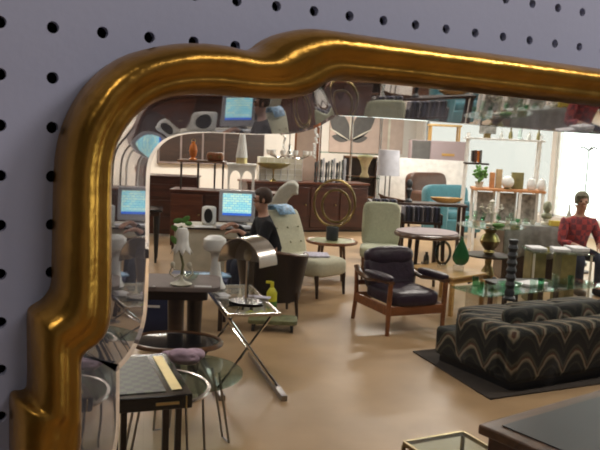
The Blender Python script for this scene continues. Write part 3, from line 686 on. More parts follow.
    for sg in (-1, 1):
        MB().ball(hc + f * .082 + s_ * sg * .031 + u * .012, .0095, 10, 8).build('eye', 'eye', t)
        MB().sq(hc + s_ * sg * .080 - u * .005, (.022, .035, .06), 1, 1, 10, 8, rz=rzf).build('ear', 'skin', t)
    MB().sq(hc + f * .086 - u * .052, (.044, .014, .014), 1, 1, 10, 6, rz=rzf).build('mouth', 'lips', t)
    return t
def seated(sy, shz, headz, lean, hands, knees=.40, kz=.47):
    """Seated joints, the figure faces -y."""
    J = {'pelvis': ((0, 0, .50), (.15, .12)), 'waist': ((0, -.01 - lean * .3, .66), (.135, .105)), 'chest': ((0, -.02 - lean * .7, shz - .10), (.165, .115)), 'neckb': ((0, -.02 - lean, shz + .02), (.065, .065)), 'neck': ((0, -.03 - lean, shz + .08), (.052, .052)),
         'jaw': ((0, -.05 - lean, headz - .065), (.062, .070)), 'skull': ((0, -.045 - lean, headz), (.075, .088)), 'crown': ((0, -.035 - lean, headz + .075), (.052, .06)),
         'shl': ((.19, -.02 - lean, shz - .05), (.062, .062)), 'shr': ((-.19, -.02 - lean, shz - .05), (.062, .062)), 'ell': ((.27, -.10 - lean, shz - .32), (.045, .045)), 'elr': ((-.27, -.10 - lean, shz - .32), (.045, .045)),
         'hil': ((.10, -.06, .48), (.09, .09)), 'hir': ((-.10, -.06, .48), (.09, .09)), 'knl': ((.13, -knees - .04, kz), (.062, .062)), 'knr': ((-.13, -knees - .04, kz), (.062, .062)), 'anl': ((.13, -knees - .02, .10), (.042, .042)), 'anr': ((-.13, -knees - .02, .10), (.042, .042)), 'tol': ((.14, -knees - .15, .05), (.036, .03)), 'tor': ((-.14, -knees - .15, .05), (.036, .03))}
    for sd, (w, h) in hands.items(): J['wr' + sd] = (w, (.028, .028)); J['ha' + sd] = (h, (.036, .022))
    return J

# desk with computer
DC = G(232, 226, .74); DR = VA + .12
t = thing('computer_desk', 'beige office desk carrying the lit computer monitor', 'desk', (DC.x, DC.y, 0), DR)
MB().box((-.165, .02, .725), (1.01, .62, .03)).build('desk_top', 'beige', t, .004)
MB().box((-.36, -.27, .45), (.56, .02, .52)).build('modesty_panel', 'beige', t)
MB().box((-.64, .02, .355), (.03, .58, .71)).build('side_panel', 'beige', t)
MB().box((.31, .30, .355), (.05, .05, .71)).build('leg', 'beige', t)
MB().box((-.165, -.292, .735), (1.01, .012, .02)).build('edge_strip', 'dark_wood', t)
def ond(x, y, z=.742): return Vector((DC.x + cos(DR) * x - sin(DR) * y, DC.y + sin(DR) * x + cos(DR) * y, z))
t = thing('computer_monitor', 'grey tube monitor with a lit blue screen on the desk', 'monitor', ond(.06, .12, .742), VA + .04)
MB().lathe([(.13, 0), (.12, .02), (.05, .035), (.05, .05), (0, .05)], (0, .02, 0), 20).build('stand', 'grey_plastic', t)
k = MB(); k.box((0, -.06, .23), (.42, .10, .37)); k.build('bezel', 'grey_plastic', t, .012)
k = MB(); k._add([(x * .2, -.01, .23 + z * .17) for x, z in ((-1, -1), (1, -1), (1, 1), (-1, 1))] + [(x * .12, .30, .23 + z * .10) for x, z in ((-1, -1), (1, -1), (1, 1), (-1, 1))], [(0, 1, 2, 3), (7, 6, 5, 4)] + [(i, (i + 1) % 4, 4 + (i + 1) % 4, 4 + i) for i in range(4)])
k.build('tube_housing', 'grey_plastic', t, .01)
o = MB().box((0, 0, 0), (.335, .01, .255)).build('screen', 'screen_picture', t); o.location = (0, -.112, .25)
MB().box((.15, -.113, .075), (.02, .006, .012)).build('power_button', 'dark_grey', t)
t = thing('desktop_speaker', 'white desktop speaker with a black round front left of the monitor', 'speaker', ond(-.27, .02), VA - .3)
MB().box((0, 0, .11), (.15, .13, .22)).build('cabinet', 'white_matte', t, .03)
MB().sq((.02, -.066, .115), (.11, .03, .17), 1, .9, 20, 12).build('grille', 'black', t)
t = thing('keyboard', 'pale computer keyboard on the desk under the typing hand', 'keyboard', ond(.02, -.17, .7415), DR)
MB().box((0, 0, .010), (.42, .15, .02)).build('case', 'grey_plastic', t, .004)
MB().box((-.01, .005, .022), (.39, .12, .008)).build('keys', 'paper', t)
tag(MB().box((0, 0, .004), (.22, .16, .008)).build('desk_papers', 'paper', None, loc=ond(-.33, -.18), rz=DR + .2), 'white papers at the free end of the computer desk', 'papers')
tag(MB().sq((0, 0, .025), (.09, .06, .05), .9, .9, 12, 8).build('green_sponge', 'leaf', None, loc=ond(-.50, -.10), rz=0), 'small green object near the corner of the computer desk', 'ornament')

# man at the desk
pc = B(271, 0, 8.36)
hd = VA - pi / 2 + .25     # faces the monitor: towards the picture's left
J = seated(0, .93, 1.13, .10, {'l': ((.24, -.42, .70), (.20, -.50, .775)), 'r': ((-.22, -.40, .84), (-.17, -.49, .82))})
J['wrl'] = ((.24, -.40, .82), (.028, .028)); J['hal'] = ((.21, -.49, .81), (.036, .022))
person((pc.x, pc.y, 0), hd, 'person in a black jacket seated at the computer, seen from the side', J, 'black_cloth', 'denim', 'hair_brown', (0, -.145, 1.13), (0, -1, 0), 'jacket')
t = thing('task_chair', 'black task chair under the person at the computer', 'chair', (pc.x, pc.y, 0), hd)
MB().sq((0, -.04, .31), (.44, .44, .08), .5, .4).build('seat', 'black_cloth', t)
MB().cyl((0, -.05, .06), (0, -.05, .28), .025).build('column', 'steel', t)
for i in range(5):
    a_ = 2 * pi * i / 5; l = MB().tube([(0, -.05, .09), (.24 * cos(a_), -.05 + .24 * sin(a_), .06)], .02, 8).build('leg', 'black', t)
    MB().ball((.24 * cos(a_), -.05 + .24 * sin(a_), .028), .027, 10, 8).build('caster', 'rubber', l)

# dark tub chair in front of the man
pc = B(270, 0, 7.77)
t = thing('tub_chair', 'dark brown leather tub chair with a wooden top rail behind the chrome lamp', 'chair', (pc.x, pc.y, 0), VA + pi + .25)
n = 20; k = MB(); vs = []
for i in range(n + 1):
    a_ = pi * (-.05 + 1.10 * i / n)
    for r, z in ((.29, .18), (.37, .68), (.33, .68), (.25, .18)): vs.append((r * cos(a_), r * sin(a_) * .85 , z - (.06 * abs(cos(a_)) if z > .5 else 0)))
k._add(vs, [(i * 4 + j, i * 4 + (j + 1) % 4, i * 4 + 4 + (j + 1) % 4, i * 4 + 4 + j) for i in range(n) for j in range(4)] + [(0, 1, 2, 3), (n * 4 + 3, n * 4 + 2, n * 4 + 1, n * 4)])
k.build('shell_back', 'leather_dark', t)
MB().tube([(.35 * cos(pi * (-.05 + 1.1 * i / n)), .297 * sin(pi * (-.05 + 1.1 * i / n)), .688 - .06 * abs(cos(pi * (-.05 + 1.1 * i / n)))) for i in range(n + 1)], .02, 8).build('top_rail', 'walnut', t)
MB().sq((0, -.04, .33), (.52, .56, .18), .5, .5).build('seat_cushion', 'leather_dark', t)
for x in (-.22, .22):
    for y in (-.24, .16): MB().cyl((x * 1.08, y * 1.08, 0), (x, y, .27), .014, .022, 10).build('leg', 'dark_wood', t)

# cream slipper chair
f1, r1 = G(313, 300, 0), G(338, 291, 0)
pc = B(304, 0, 9.1)
t = thing('slipper_chair', 'cream tufted slipper chair with papers on its back and seat', 'chair', (pc.x, pc.y, 0), VA + .80)
MB().sq((.0, -.10, .33), (.60, .74, .22), .45, .45, 32, 16, [((x, y, 1), .35, .12) for x in (-.4, .4) for y in (-.4, .2)]).build('seat', 'cream_cloth', t)
k = MB(); prf = [(.20, .26), (.24, .50), (.32, .72), (.40, .88), (.46, .93), (.52, .91), (.52, .85), (.44, .68), (.38, .48), (.36, .26)]
k.prism(prf, -.28, .28, 'x'); k.build('backrest', 'cream_cloth', t, .05, 1)
for x in (-.18, 0, .18):
    for z in (.55, .72): MB().ball((x, .235 + (z - .5) * .36, z), .014, 8, 6).build('button', 'cream_cloth', t)
for x in (-.23, .23):
    for y in (-.40, .28): MB().cyl((x, y * 1.06, 0), (x, y, .26), .016, .026, 10).build('leg', 'dark_wood', t)
def loc_on(t, x, y, z):
    r = t.rotation_euler.z; return Vector((t.location.x + cos(r) * x - sin(r) * y, t.location.y + sin(r) * x + cos(r) * y, z))
tag(MB().box((0, 0, .008), (.28, .22, .016), rx=.06).build('seat_paper', 'paper_mauve', None, .003, loc=loc_on(t, 0, -.18, .446), rz=VA + .1), 'pale mauve leaflet lying on the cream slipper chair seat', 'leaflet')
k = MB()
N = 9; sec = [(.10, .78), (.24, .80), (.30, .88), (.38, .965), (.47, .985), (.56, .95), (.575, .86), (.56, .80)]
k.bm.free(); k.bm = bmesh.new()
pts = [(y, z) for y, z in sec[2:]]
k._add([(x, y, z) for x in (-.16, .12) for y, z in pts], [(i, i + 1, len(pts) + i + 1, len(pts) + i) for i in range(len(pts) - 1)])
o = k.build('draped_newspaper', 'blue_print', None, loc=(t.location.x, t.location.y, 0), rz=t.rotation_euler.z, solid=.006)
tag(o, 'blue printed newspaper draped over the cream slipper chair back', 'newspaper')

# green topped round table + ring sculpture
c = G(332, 240, .50)
t = thing('green_table', 'round side table with a green top beside the cream slipper chair', 'table', (c.x, c.y, 0), VA)
MB().disc((0, 0, .475), .31, .02, 36).build('table_top', 'green_top', t)
MB().tube([(.315 * cos(2 * pi * i / 36), .315 * sin(2 * pi * i / 36), .482) for i in range(36)], .02, 8, True).build('rim', 'teak', t)
for i in range(4):
    a_ = i * pi / 2 + .6; MB().cyl((.24 * cos(a_), .24 * sin(a_), 0), (.19 * cos(a_), .19 * sin(a_), .476), .014, .02, 8).build('leg', 'walnut', t)
MB().disc((0, 0, .17), .20, .015, 24).build('lower_shelf', 'walnut', t)
t = thing('ring_sculpture', 'two linked brass rings on a black drum, on the green table', 'sculpture', (c.x, c.y, .504), VA)
MB().lathe([(.075, 0), (.08, .01), (.08, .16), (.07, .175), (0, .175)], (0, 0, 0), 24).build('drum_base', 'dark_ceramic', t)
for R_, cz, dx, yw in ((.265, .475, .01, .1), (.185, .44, .03, -.3)):
    MB().tube([(dx + R_ * cos(2 * pi * i / 48) * cos(yw), R_ * cos(2 * pi * i / 48) * sin(yw), cz + R_ * 1.13 * sin(2 * pi * i / 48)) for i in range(48)], .016, 8, True).build('ring', 'old_brass', t)

# sage high back chair behind the armchair
pc = B(378, 0, 10.0)
t = thing('high_back_chair', 'sage green tufted high-back chair behind the plum armchair', 'chair', (pc.x, pc.y, 0), VA - .10)
MB().sq((0, .20, .70), (.50, .15, .60), .35, .35, 40, 26, [((x, -1, z), .26, .35) for x in (-.45, .45) for z in (-.2, .28, .72)], rx=-.16).build('backrest', 'sage_cloth', t)
MB().sq((0, -.08, .39), (.52, .56, .16), .4, .4).build('seat', 'sage_cloth', t)
for x in (-.21, .21):
    for y in (-.28, .20): MB().cyl((x, y, 0), (x, y, .33), .015, .022, 8).build('leg', 'walnut', t)

# round wooden table
c = B(428, .735, 9.1); c = G(427, 231, .73)
t = thing('round_wood_table', 'round dark wooden table with a glossy pale top by the blond table', 'table', (c.x, c.y, 0), VA)
MB().disc((0, 0, .70), .375, .03, 44).build('table_top', 'mauve', t, .004)
MB().tube([(.372 * cos(2 * pi * i / 44), .372 * sin(2 * pi * i / 44), .69) for i in range(44)], .03, 8, True).build('rim', 'walnut', t)
for i in range(4):
    a_ = i * pi / 2 + .9; MB().cyl((.26 * cos(a_), .26 * sin(a_), 0), (.22 * cos(a_), .22 * sin(a_), .68), .018, .028, 8).build('leg', 'dark_wood', t)
k = MB(); k.box((0, 0, .3), (.38, .03, .04)).box((0, 0, .3), (.03, .38, .04)); k.build('stretcher', 'dark_wood', t)

# blond coffee table
A_, B_, C_ = G(404, 262, .42), G(453, 278, .42), G(487, 273, .42)
hx = (C_ - B_); hy = (A_ - B_); hdg = math.atan2(hx.y, hx.x); lx = hx.length; ny = Vector((-sin(hdg), cos(hdg), 0)); ly = max(hy.dot(ny), .5)
t = thing('blond_coffee_table', 'blond yellow wood coffee table holding two green glass pieces', 'table', (B_.x, B_.y, 0), hdg)
print('blond', lx, ly)
skw = hy.dot(Vector((cos(hdg), sin(hdg), 0)))
pl = [(0, 0), (lx, 0), (lx + skw * .55, ly * .8), (skw * .55, ly * .8)]
MB().prism(pl, .395, .42).build('table_top', 'honey', t, .004)
MB().prism([(a_ * .9 + .05 * (pl[2][0]) , b_ * .9 + .03) for a_, b_ in pl], .34, .395).build('apron', 'honey', t)
for x, y in pl: MB().box((x * .90 + .05 * pl[2][0], y * .9 + .03, .17), (.04, .04, .345)).build('leg', 'honey', t, .003)
# green glass drop and smoky glass ring
p = G(460, 270, .42)
t = thing('green_glass_drop', 'green glass teardrop on a clear block on the blond table', 'sculpture', p, VA)
MB().box((-.02, 0, .025), (.11, .09, .05)).build('clear_base', 'acrylic', t, .006)
k = MB(); k.lathe([(0, .05), (.05, .06), (.085, .10), (.095, .15), (.08, .21), (.05, .27), (.022, .33), (.008, .38), (0, .385)], (0, 0, 0), 24, 1, .55); k.build('drop', 'green_crystal', t)
p = G(442, 268, .42)
t = thing('glass_ring', 'dark glass ring sculpture on a clear block beside the green teardrop', 'sculpture', p, VA + .2)
MB().box((0, 0, .025), (.09, .09, .05)).build('clear_base', 'acrylic', t, .006)
MB().tube([(.085 * cos(a_), 0, .17 + .125 * sin(a_)) for a_ in [2 * pi * i / 32 for i in range(32)]], .016, 8, True).build('ring', 'smoke_glass', t)
p = G(426, 264, .42)
tag(MB().lathe([(.03, 0), (.035, .01), (.03, .09), (.015, .12), (.018, .14), (.01, .14), (0, .01)], (0, 0, 0), 16).build('small_vase', 'smoke_glass', None, loc=p, rz=0), 'small smoky glass vase on the far end of the blond table', 'vase')

# dark low coffee table
c = G(524, 282, .34)
hdg = VA + .30
t = thing('dark_coffee_table', 'long dark slate-topped coffee table on short wooden legs', 'table', (c.x, c.y, 0), hdg)
MB().box((0, 0, .325), (.78, .42, .03)).build('table_top', 'leather_black', t, .004)
MB().box((0, 0, .285), (.70, .32, .05)).build('apron', 'dark_wood', t)
for x in (-.32, 0, .32):
    for y in (-.14, .14): MB().box((x, y, .13), (.04, .04, .26)).build('leg', 'dark_wood', t)

# pedestal table, two glass tiers
c = G(491, 225, .80)
t = thing('pedestal_table', 'round two-tier glass table on a carved bulbous pedestal', 'table', (c.x, c.y, 0), VA)
MB().disc((0, 0, .785), .43, .015, 48).build('glass_top', 'pale_glass', t)
MB().lathe([(.06, .02), (.05, .10), (.09, .16), (.075, .22), (.04, .28), (.045, .36), (.05, .42), (.075, .45), (.06, .48), (.11, .55), (.13, .60), (.10, .66), (.06, .70), (.10, .75), (.14, .785), (0, .785)], (0, 0, 0), 24).build('pedestal', 'old_brass', t)
MB().disc((0, 0, .40), .30, .02, 40).build('lower_tier', 'dark_wood', t)
for i in range(3):
    a_ = i * 2 * pi / 3 - 1.4; MB().tube([(.05 * cos(a_), .05 * sin(a_), .10), (.16 * cos(a_), .16 * sin(a_), .09), (.24 * cos(a_), .24 * sin(a_), .03)], [.03, .028, .03], 8).build('foot', 'dark_wood', t)
sp = [(-.30, .05), (-.24, -.12), (-.17, .16), (-.12, -.04), (-.04, .22), (.04, -.16), (.13, .14), (.20, -.04), (.28, .10), (.32, -.06)]
desc = ['at the outer edge nearest the round wooden table', 'in front near the round wooden table', 'set back from the table rim', 'just beside the candelabrum', 'behind the candelabrum', 'at the front rim of the tier', 'right behind the candelabrum arm', 'between candelabrum and far rim', 'near the counter with the bust', 'closest to the bust counter at the rim']
for i, (x, y) in enumerate(sp):
    h = .10 + .03 * (i % 3)
    tag(MB().lathe([(.026, 0), (.026, .004), (.005, .008), (.005, h * .5), (.028, h * .6), (.03, h), (.027, h), (.024, h * .62), (0, h * .56)], (0, 0, 0), 14).build('stemmed_glass', 'clear_glass' if i % 3 else 'green_glass', None, loc=loc_on(t, x, y, .80), rz=0), 'small stemmed glass on the pedestal table, ' + desc[i], 'glass', 'glasses on the pedestal table')
cp = loc_on(t, 0, 0, .80)
t2 = thing('crystal_candelabrum', 'clear crystal candelabrum in the middle of the pedestal table', 'candelabrum', cp, VA)
MB().lathe([(.07, 0), (.07, .012), (.02, .03), (.016, .12), (.03, .15), (.014, .19), (.014, .28), (.04, .30), (0, .33)], (0, 0, 0), 18).build('stem', 'ivory', t2)
for i in range(5):
    a_ = 2 * pi * i / 5 + .3; cx, cy = cos(a_), sin(a_)
    o = MB().tube([(.01 * cx, .01 * cy, .17), (.08 * cx, .08 * cy, .15), (.13 * cx, .13 * cy, .20)], .008, 6).build('arm', 'ivory', t2)
    MB().lathe([(.008, .20), (.03, .215), (.03, .225), (.012, .23), (.012, .27), (0, .27)], (.13 * cx, .13 * cy, 0), 10).build('candle_cup', 'ivory', o)
p = loc_on(t, .0, -.06, .80)
tag(MB().sq((0, 0, .03), (.16, .10, .06), .9, .9, 18, 10, [((.4, 0, 1), .6, .3)]).build('moss_dish', 'leaf', None, loc=loc_on(t, .02, -.29, .80), rz=VA), 'low green leafy dish at the foot of the candelabrum', 'dish')

# glass table with papers (front of the seated person)
c = G(557, 250, .62)
t = thing('paper_table', 'glass table piled with white papers in front of the plaid shirt', 'table', (c.x, c.y, 0), VA)
MB().box((0, 0, .61), (.72, .50, .02)).build('glass_top', 'pale_glass', t, .004)
for x in (-.25, .10): MB().box((x, 0, .30), (.17, .30, .60)).build('pedestal', 'olive', t, .004)
for x in (-.33, .33): MB().tube([(x, -.22, 0), (x, -.22, .60)], .014, 8).build('leg', 'ivory', t)
for i, (x, y, r, lb) in enumerate(((-.16, .02, .1, 'white paper stack at the counter end of the glass table'), (.06, -.05, -.3, 'white paper sheets in the middle of the glass table'), (.22, .06, .5, 'white open booklet nearest the person in plaid'))):
    tag(MB().box((0, 0, .012 + .004 * i), (.19, .26, .024 + .008 * i)).build('paper_stack', 'paper', None, .003, loc=loc_on(t, (-.24, .02, .25)[i], y, .621), rz=VA + r * .4), lb, 'papers', 'papers on the glass table')
# person in plaid
pc = B(570, 0, 10.0)
J = seated(0, .94, 1.15, .06, {'l': ((.17, -.34, .62), (.13, -.42, .60)), 'r': ((-.17, -.34, .62), (-.13, -.42, .60))})
person((pc.x, pc.y, 0), VA + .15, 'person in a red plaid shirt and dark jeans sitting by the window', J, 'plaid', 'denim', 'hair_grey', (0, -.105, 1.15), (-.25, -1, -.1), 'shirt')
t = thing('plaid_stool', 'plain dark stool under the person in the plaid shirt', 'stool', (pc.x, pc.y, 0), VA + .15)
MB().disc((0, 0, .31), .18, .05, 24).build('seat', 'dark_wood', t, .006)
legs4(t, 'dark_wood', .10, .10, .312, .018)

# counter with grey cloth
c = B(543, 0, 10.6)
t = thing('display_counter', 'long display counter behind the glass tables carrying the bust', 'counter', (c.x, c.y, 0), VA)
MB().box((-.14, 0, .375), (1.02, .46, .75)).build('case', 'dark_wood', t, .004)
k = MB(); nx, nz_ = 40, 6; vs = []
for i in range(nx + 1):
    for j, (y, z) in enumerate(((.24, .757), (-.24, .757), (-.25, .74), (-.255, .60), (-.265, .45), (-.27, .34))):
        x = -.655 + 1.03 * i / nx; f = max(0, j - 2) / 3
        vs.append((x, y - .022 * f * (1 + sin(i * 1.1 + .4 * sin(i * .5))), z - .02 * f * sin(i * .35)))
k._add(vs, [(i * 6 + j, i * 6 + j + 1, i * 6 + 7 + j, i * 6 + 6 + j) for i in range(nx) for j in range(5)])
o = k.build('grey_drape', 'grey_cloth', None, loc=(c.x, c.y, 0), rz=VA, solid=.006); tag(o, 'grey cloth draped over the display counter', 'cloth')
cnt = t
p = loc_on(t, -.04, -.05, .762)
t = thing('portrait_bust', 'mossy grey portrait bust standing on the draped counter', 'bust', p, VA)
MB().lathe([(.075, 0), (.07, .03), (.045, .05), (.04, .09), (0, .10)], (0, 0, 0), 16).build('socle', 'ivory', t)
k = MB(); k.sq((0, 0, .12), (.15, .11, .09), .8, .9, 18, 10); k.tube([(0, 0, .13), (0, -.005, .19)], .034, 12); k.sq((0, -.005, .245), (.112, .135, .16), .95, .95, 20, 14); k.sq((0, -.075, .24), (.02, .03, .04), 1, 1, 8, 6); k.build('head', 'bust', t)
p = loc_on(cnt, .06, -.17, .763)
tag(MB().box((0, 0, .035), (.18, .09, .07)).build('yellow_box', 'yellow_card', None, .004, loc=p, rz=VA), 'flat yellow box on the draped counter below the bust', 'box')
p = loc_on(cnt, .26, -.06, .762)
tag(MB().lathe([(.03, 0), (.035, .01), (.034, .15), (.014, .20), (.010, .28), (.004, .30), (0, .30)], (0, 0, 0), 14).build('slim_bottle', 'frosted', None, loc=p, rz=0), 'slim pale glass bottle at the window end of the counter', 'bottle')
for i, (x, lb) in enumerate(((-.58, 'first'), (-.50, 'second'), (-.42, 'third'), (-.33, 'fourth'), (-.24, 'fifth'))):
    tag(MB().lathe([(.03, 0), (.034, .06 + .02 * (i % 2)), (.03, .06 + .02 * (i % 2)), (.026, .006), (0, .006)], (0, 0, 0), 14).build('small_tumbler', 'clear_glass' if i % 2 else 'ivory', None, loc=loc_on(cnt, x, -.10, .762), rz=0), 'small tumbler %s in the row from the pedestal table on the counter' % lb, 'glass', 'tumblers on the counter')
# coat stand
c = B(578, 0, 11.3)
t = thing('lamp_pole', 'thin dark pole stand with three short arms before the window', 'stand', (c.x, c.y, 0), VA)
MB().cyl((0, 0, .02), (0, 0, 1.80), .011, .008, 8).build('pole', 'dark_grey', t)
MB().disc((0, 0, 0), .15, .025, 24).build('base', 'dark_grey', t)
for x, y in ((-.13, .0), (.13, .02), (.01, -.12)): MB().tube([(0, 0, 1.79), (x * .6, y * .6, 1.84), (x, y, 1.82)], .010, 6).build('arm', 'dark_grey', t)

# ====================================================== THE SHOP: FAR SIDE
# dark tapered-leg table at the left
c = B(150, 0, 10.4)
t = thing('tapered_table', 'dark table with a tapered leg left of the computer desk', 'table', (c.x - .05, c.y, 0), VA + .15)
MB().box((-.30, .15, .735), (1.0, .55, .03)).build('table_top', 'black_gloss', t, .004)
MB().box((-.30, .15, .69), (.92, .47, .06)).build('apron', 'dark_wood', t)
for x in (.12, -.72):
    for y in (-.04, .34): MB().cyl((x, y, .02), (x, y, .68), .016, .042, 12).build('leg', 'black', t); 
# dark mahogany chest + long sideboard
c = B(166, 0, 12.9)
t = thing('mahogany_chest', 'dark mahogany chest of drawers at the left end of the back row', 'chest', (c.x, c.y, 0), VA + .05)
MB().box((-.05, .25, .54), (1.10, .5, .96)).build('case', 'mahogany', t, .006)
MB().box((-.05, .25, 1.03), (1.14, .54, .03)).build('chest_top', 'mahogany', t, .006)
for z in (.25, .52, .79):
    dr = MB().box((-.05, -.008, z), (1.0, .02, .23)).build('drawer', 'mahogany', t, .006)
    for x in (-.35, .25): MB().ball((x, -.03, z), .018, 8, 6).build('knob', 'old_brass', dr)
for x in (-.5, .4): MB().box((x, .25, .03), (.08, .46, .06)).build('foot', 'dark_wood', t)
c = B(203, 0, 11.7)
t = thing('low_sideboard', 'reddish mahogany sideboard standing behind the computer desk', 'sideboard', (c.x, c.y, 0), VA)
MB().box((.30, .25, .48), (1.62, .5, .84)).build('case', 'mahogany', t, .006)
MB().box((.30, .25, .91), (1.66, .54, .03)).build('sideboard_top', 'red_wood', t, .006)
for i, x in enumerate((-.30, .23, .77)):
    dr = MB().box((x + .03, -.008, .50), (.48, .02, .72)).build('door', 'red_wood' if i == 0 else 'mahogany', t, .006)
    MB().ball((x + .22, -.03, .55), .016, 8, 6).build('knob', 'old_brass', dr)
for x in (-.45, 1.05): MB().box((x, .25, .03), (.08, .46, .06)).build('foot', 'dark_wood', t)
sb = t
# table standing on the sideboard
c = loc_on(sb, -.02, .24, .926)
t = thing('stacked_table', 'small wooden table with slim legs stacked on the sideboard', 'table', c, VA)
MB().box((-.06, 0, .43), (.72, .40, .03)).build('table_top', 'walnut', t, .004)
for x in (-.36, -.14, .12, .25): MB().cyl((x, -.15 if abs(x) > .3 else .15, 0), (x, -.14 if abs(x) > .3 else .14, .42), .013, .018, 8).build('leg', 'dark_wood', t)
st = t
p = loc_on(st, -.20, -.04, .926 + .445)
t = thing('amber_lantern', 'amber glass lantern on the stacked table', 'lantern', p, VA)
MB().lathe([(.06, 0), (.06, .02), (.03, .04), (.05, .07), (.065, .14), (.05, .22), (.025, .26), (.03, .28), (0, .29)], (0, 0, 0), 16).build('body', 'amber', t)
MB().tube([(.03 * cos(a_), 0, .29 + .03 * sin(a_)) for a_ in [2 * pi * i / 14 for i in range(14)]], .005, 6, True).build('ring_handle', 'old_brass', t)
p = loc_on(st, .14, -.03, .926 + .445)
t = thing('mantel_radio', 'small rounded wooden radio on the stacked table', 'radio', p, VA)
MB().box((0, 0, .065), (.25, .13, .13)).build('case', 'teak', t, .03)
for x in (-.07, .07): MB().cyl((x, -.066, .065), (x, -.078, .065), .022, n=14).build('dial', 'old_brass', t)
# dark wall cupboard on the back wall behind
a_, b_ = W(158, 110, YB - .01), W(262, 165, YB - .01)
t = thing('wall_panelling', 'dark brown wooden wall panel fixed behind the white cone lamp', 'panel', ((a_.x + b_.x) / 2, YB - .06, 1.07), 0)
MB().box((0, 0, .64), (b_.x - a_.x, .10, 1.33)).build('backboard', 'taupe', t, .01)
for i in range(5): MB().box((-(b_.x - a_.x) / 2 + (i + .5) * (b_.x - a_.x) / 5, -.055, .64), ((b_.x - a_.x) / 5 - .05, .02, 1.23)).build('board', 'dark_wood', t, .006)
# white arched table with the cone lamp
p = loc_on(sb, .53, .16, .927)
t = thing('arched_table', 'white table with pointed arch openings standing on the sideboard', 'table', p, VA + .1)
hw = .20
def arch_panel():
    o_ = [(-hw, 0), (-hw - .01, .40), (hw + .01, .40), (hw, 0), (hw - .035, 0)]
    arc = lambda cx: [(cx + .085, .0)] + [(cx + .085 * cos(a), .18 + .14 * sin(a)) for a in [pi * i / 10 for i in range(11)]] + [(cx - .085, 0)]
    return o_[:4] + [(hw - .03, 0)] + arc(.09)[1:-1] + [(.012, 0), (-.012, 0)] + arc(-.09)[1:-1] + [(-hw + .03, 0)]
for y in (-.13, .13): k = MB(); k.prism(arch_panel(), y - .015, y + .015, 'y'); k.build('arched_side', 'white_matte', t)
MB().box((0, 0, .41), (2 * hw + .06, .34, .03)).build('table_top', 'white_matte', t, .006)
pl_ = loc_on(t, 0, 0, .926 + .426)
t = thing('cone_lamp', 'tall white cone lamp with a gold foot on the arched table', 'lamp', pl_, VA)
MB().lathe([(.085, 0), (.085, .085), (.08, .09), (0, .09)], (0, 0, 0), 20).build('gold_foot', 'gold_leaf', t)
MB().lathe([(.09, .09), (.04, .46), (.035, .47), (0, .47)], (0, 0, 0), 20).build('cone_shade', 'white_matte', t)

# cream chaise with scroll end
c = B(240, 0, 10.75)
t = thing('scroll_chaise', 'pale striped chaise longue with a scrolled end behind the person in black', 'chaise', (c.x + .35, c.y + .05, 0), VA)
k = MB(); top = [(-.75, .45), (-.30, .50), (-.06, .62), (.10, .86), (.22, 1.06), (.34, 1.16), (.44, 1.17), (.50, 1.11), (.48, 1.05)]
bot = [(.50, 1.00), (.42, 1.00), (.36, .92), (.30, .76), (.24, .56), (.20, .34), (-.75, .34)]
k.prism(top + bot, -.26, .26, 'y'); k.build('upholstery', 'pale_cloth', t, .03)
MB().tube([(-.78, -.22, .32), (.04, -.22, .30), (.12, -.22, .0)], .025, 8).build('front_frame', 'dark_wood', t)
MB().tube([(-.78, .22, .32), (.04, .22, .30), (.12, .22, .0)], .025, 8).build('rear_frame', 'dark_wood', t)
for y in (-.22, .22): MB().cyl((-.70, y, 0), (-.70, y, .32), .02, .03, 8).build('leg', 'dark_wood', t)

# large bar sideboard
a_, b_ = B(246, 0, 14.0), B(366, 0, 14.9)
hd = math.atan2(b_.y - a_.y, b_.x - a_.x); L_ = (b_ - a_).length
t = thing('long_bar_cabinet', 'long dark red bar cabinet along the back, topped with glassware', 'cabinet', (a_.x, a_.y, 0), hd)
MB().box((L_ / 2, .28, .47), (L_, .55, .86)).build('case', 'mahogany', t, .008)
MB().box((L_ / 2, .28, .925), (L_ + .05, .60, .04)).build('cabinet_top', 'red_wood', t, .006)
for i in range(4):
    x = L_ * (i + .5) / 4
    dr = MB().box((x, -.008, .47), (L_ / 4 - .05, .02, .76)).build('door', 'mahogany', t, .008)
    MB().ball((x + L_ / 8 - .08, -.03, .52), .02, 8, 6).build('knob', 'old_brass', dr)
MB().box((L_ / 2, .30, .02), (L_ - .1, .46, .04)).build('plinth', 'dark_wood', t)
bar = t; BZ = .945
# row of dark candlesticks on it
x0 = (314 - 248) / 118 * L_
posn = ['first', 'second', 'third', 'fourth', 'fifth', 'sixth', 'seventh', 'eighth', 'ninth', 'tenth', 'eleventh', 'last']
for i in range(12):
    x = x0 + i * .056; h = .38 + .08 * ((i * 5) % 4) / 3
    m_ = ('dark_ceramic', 'steel', 'smoke_glass', 'grey_plastic')[i % 4]
    tag(MB().lathe([(.026, 0), (.027, .02), (.016, .05), (.025, h * .4), (.015, h * .6), (.025, h * .85), (.020, h), (0, h)], (0, 0, 0), 10).build('candlestick', m_, None, loc=loc_on(bar, x, .12 + .01 * (i % 2), BZ), rz=0), 'slim grey candlestick, %s from the chandelier in the row on the bar cabinet' % posn[i], 'candlestick', 'candlesticks on the bar cabinet')
# pale lit display tray
p = loc_on(bar, .75, .40, BZ)
t = thing('display_case', 'pale gridded glass-fronted case on the bar cabinet', 'case', p, hd)
MB().box((0, 0, .22), (.86, .14, .44)).build('back_panel', 'ivory', t)
k = MB()
for i in range(7): k.box((-.43 + i * .86 / 6, -.075, .22), (.012, .012, .44))
for j in range(5): k.box((0, -.075, .01 + j * .105), (.87, .012, .012))
k.build('grid', 'white_matte', t)
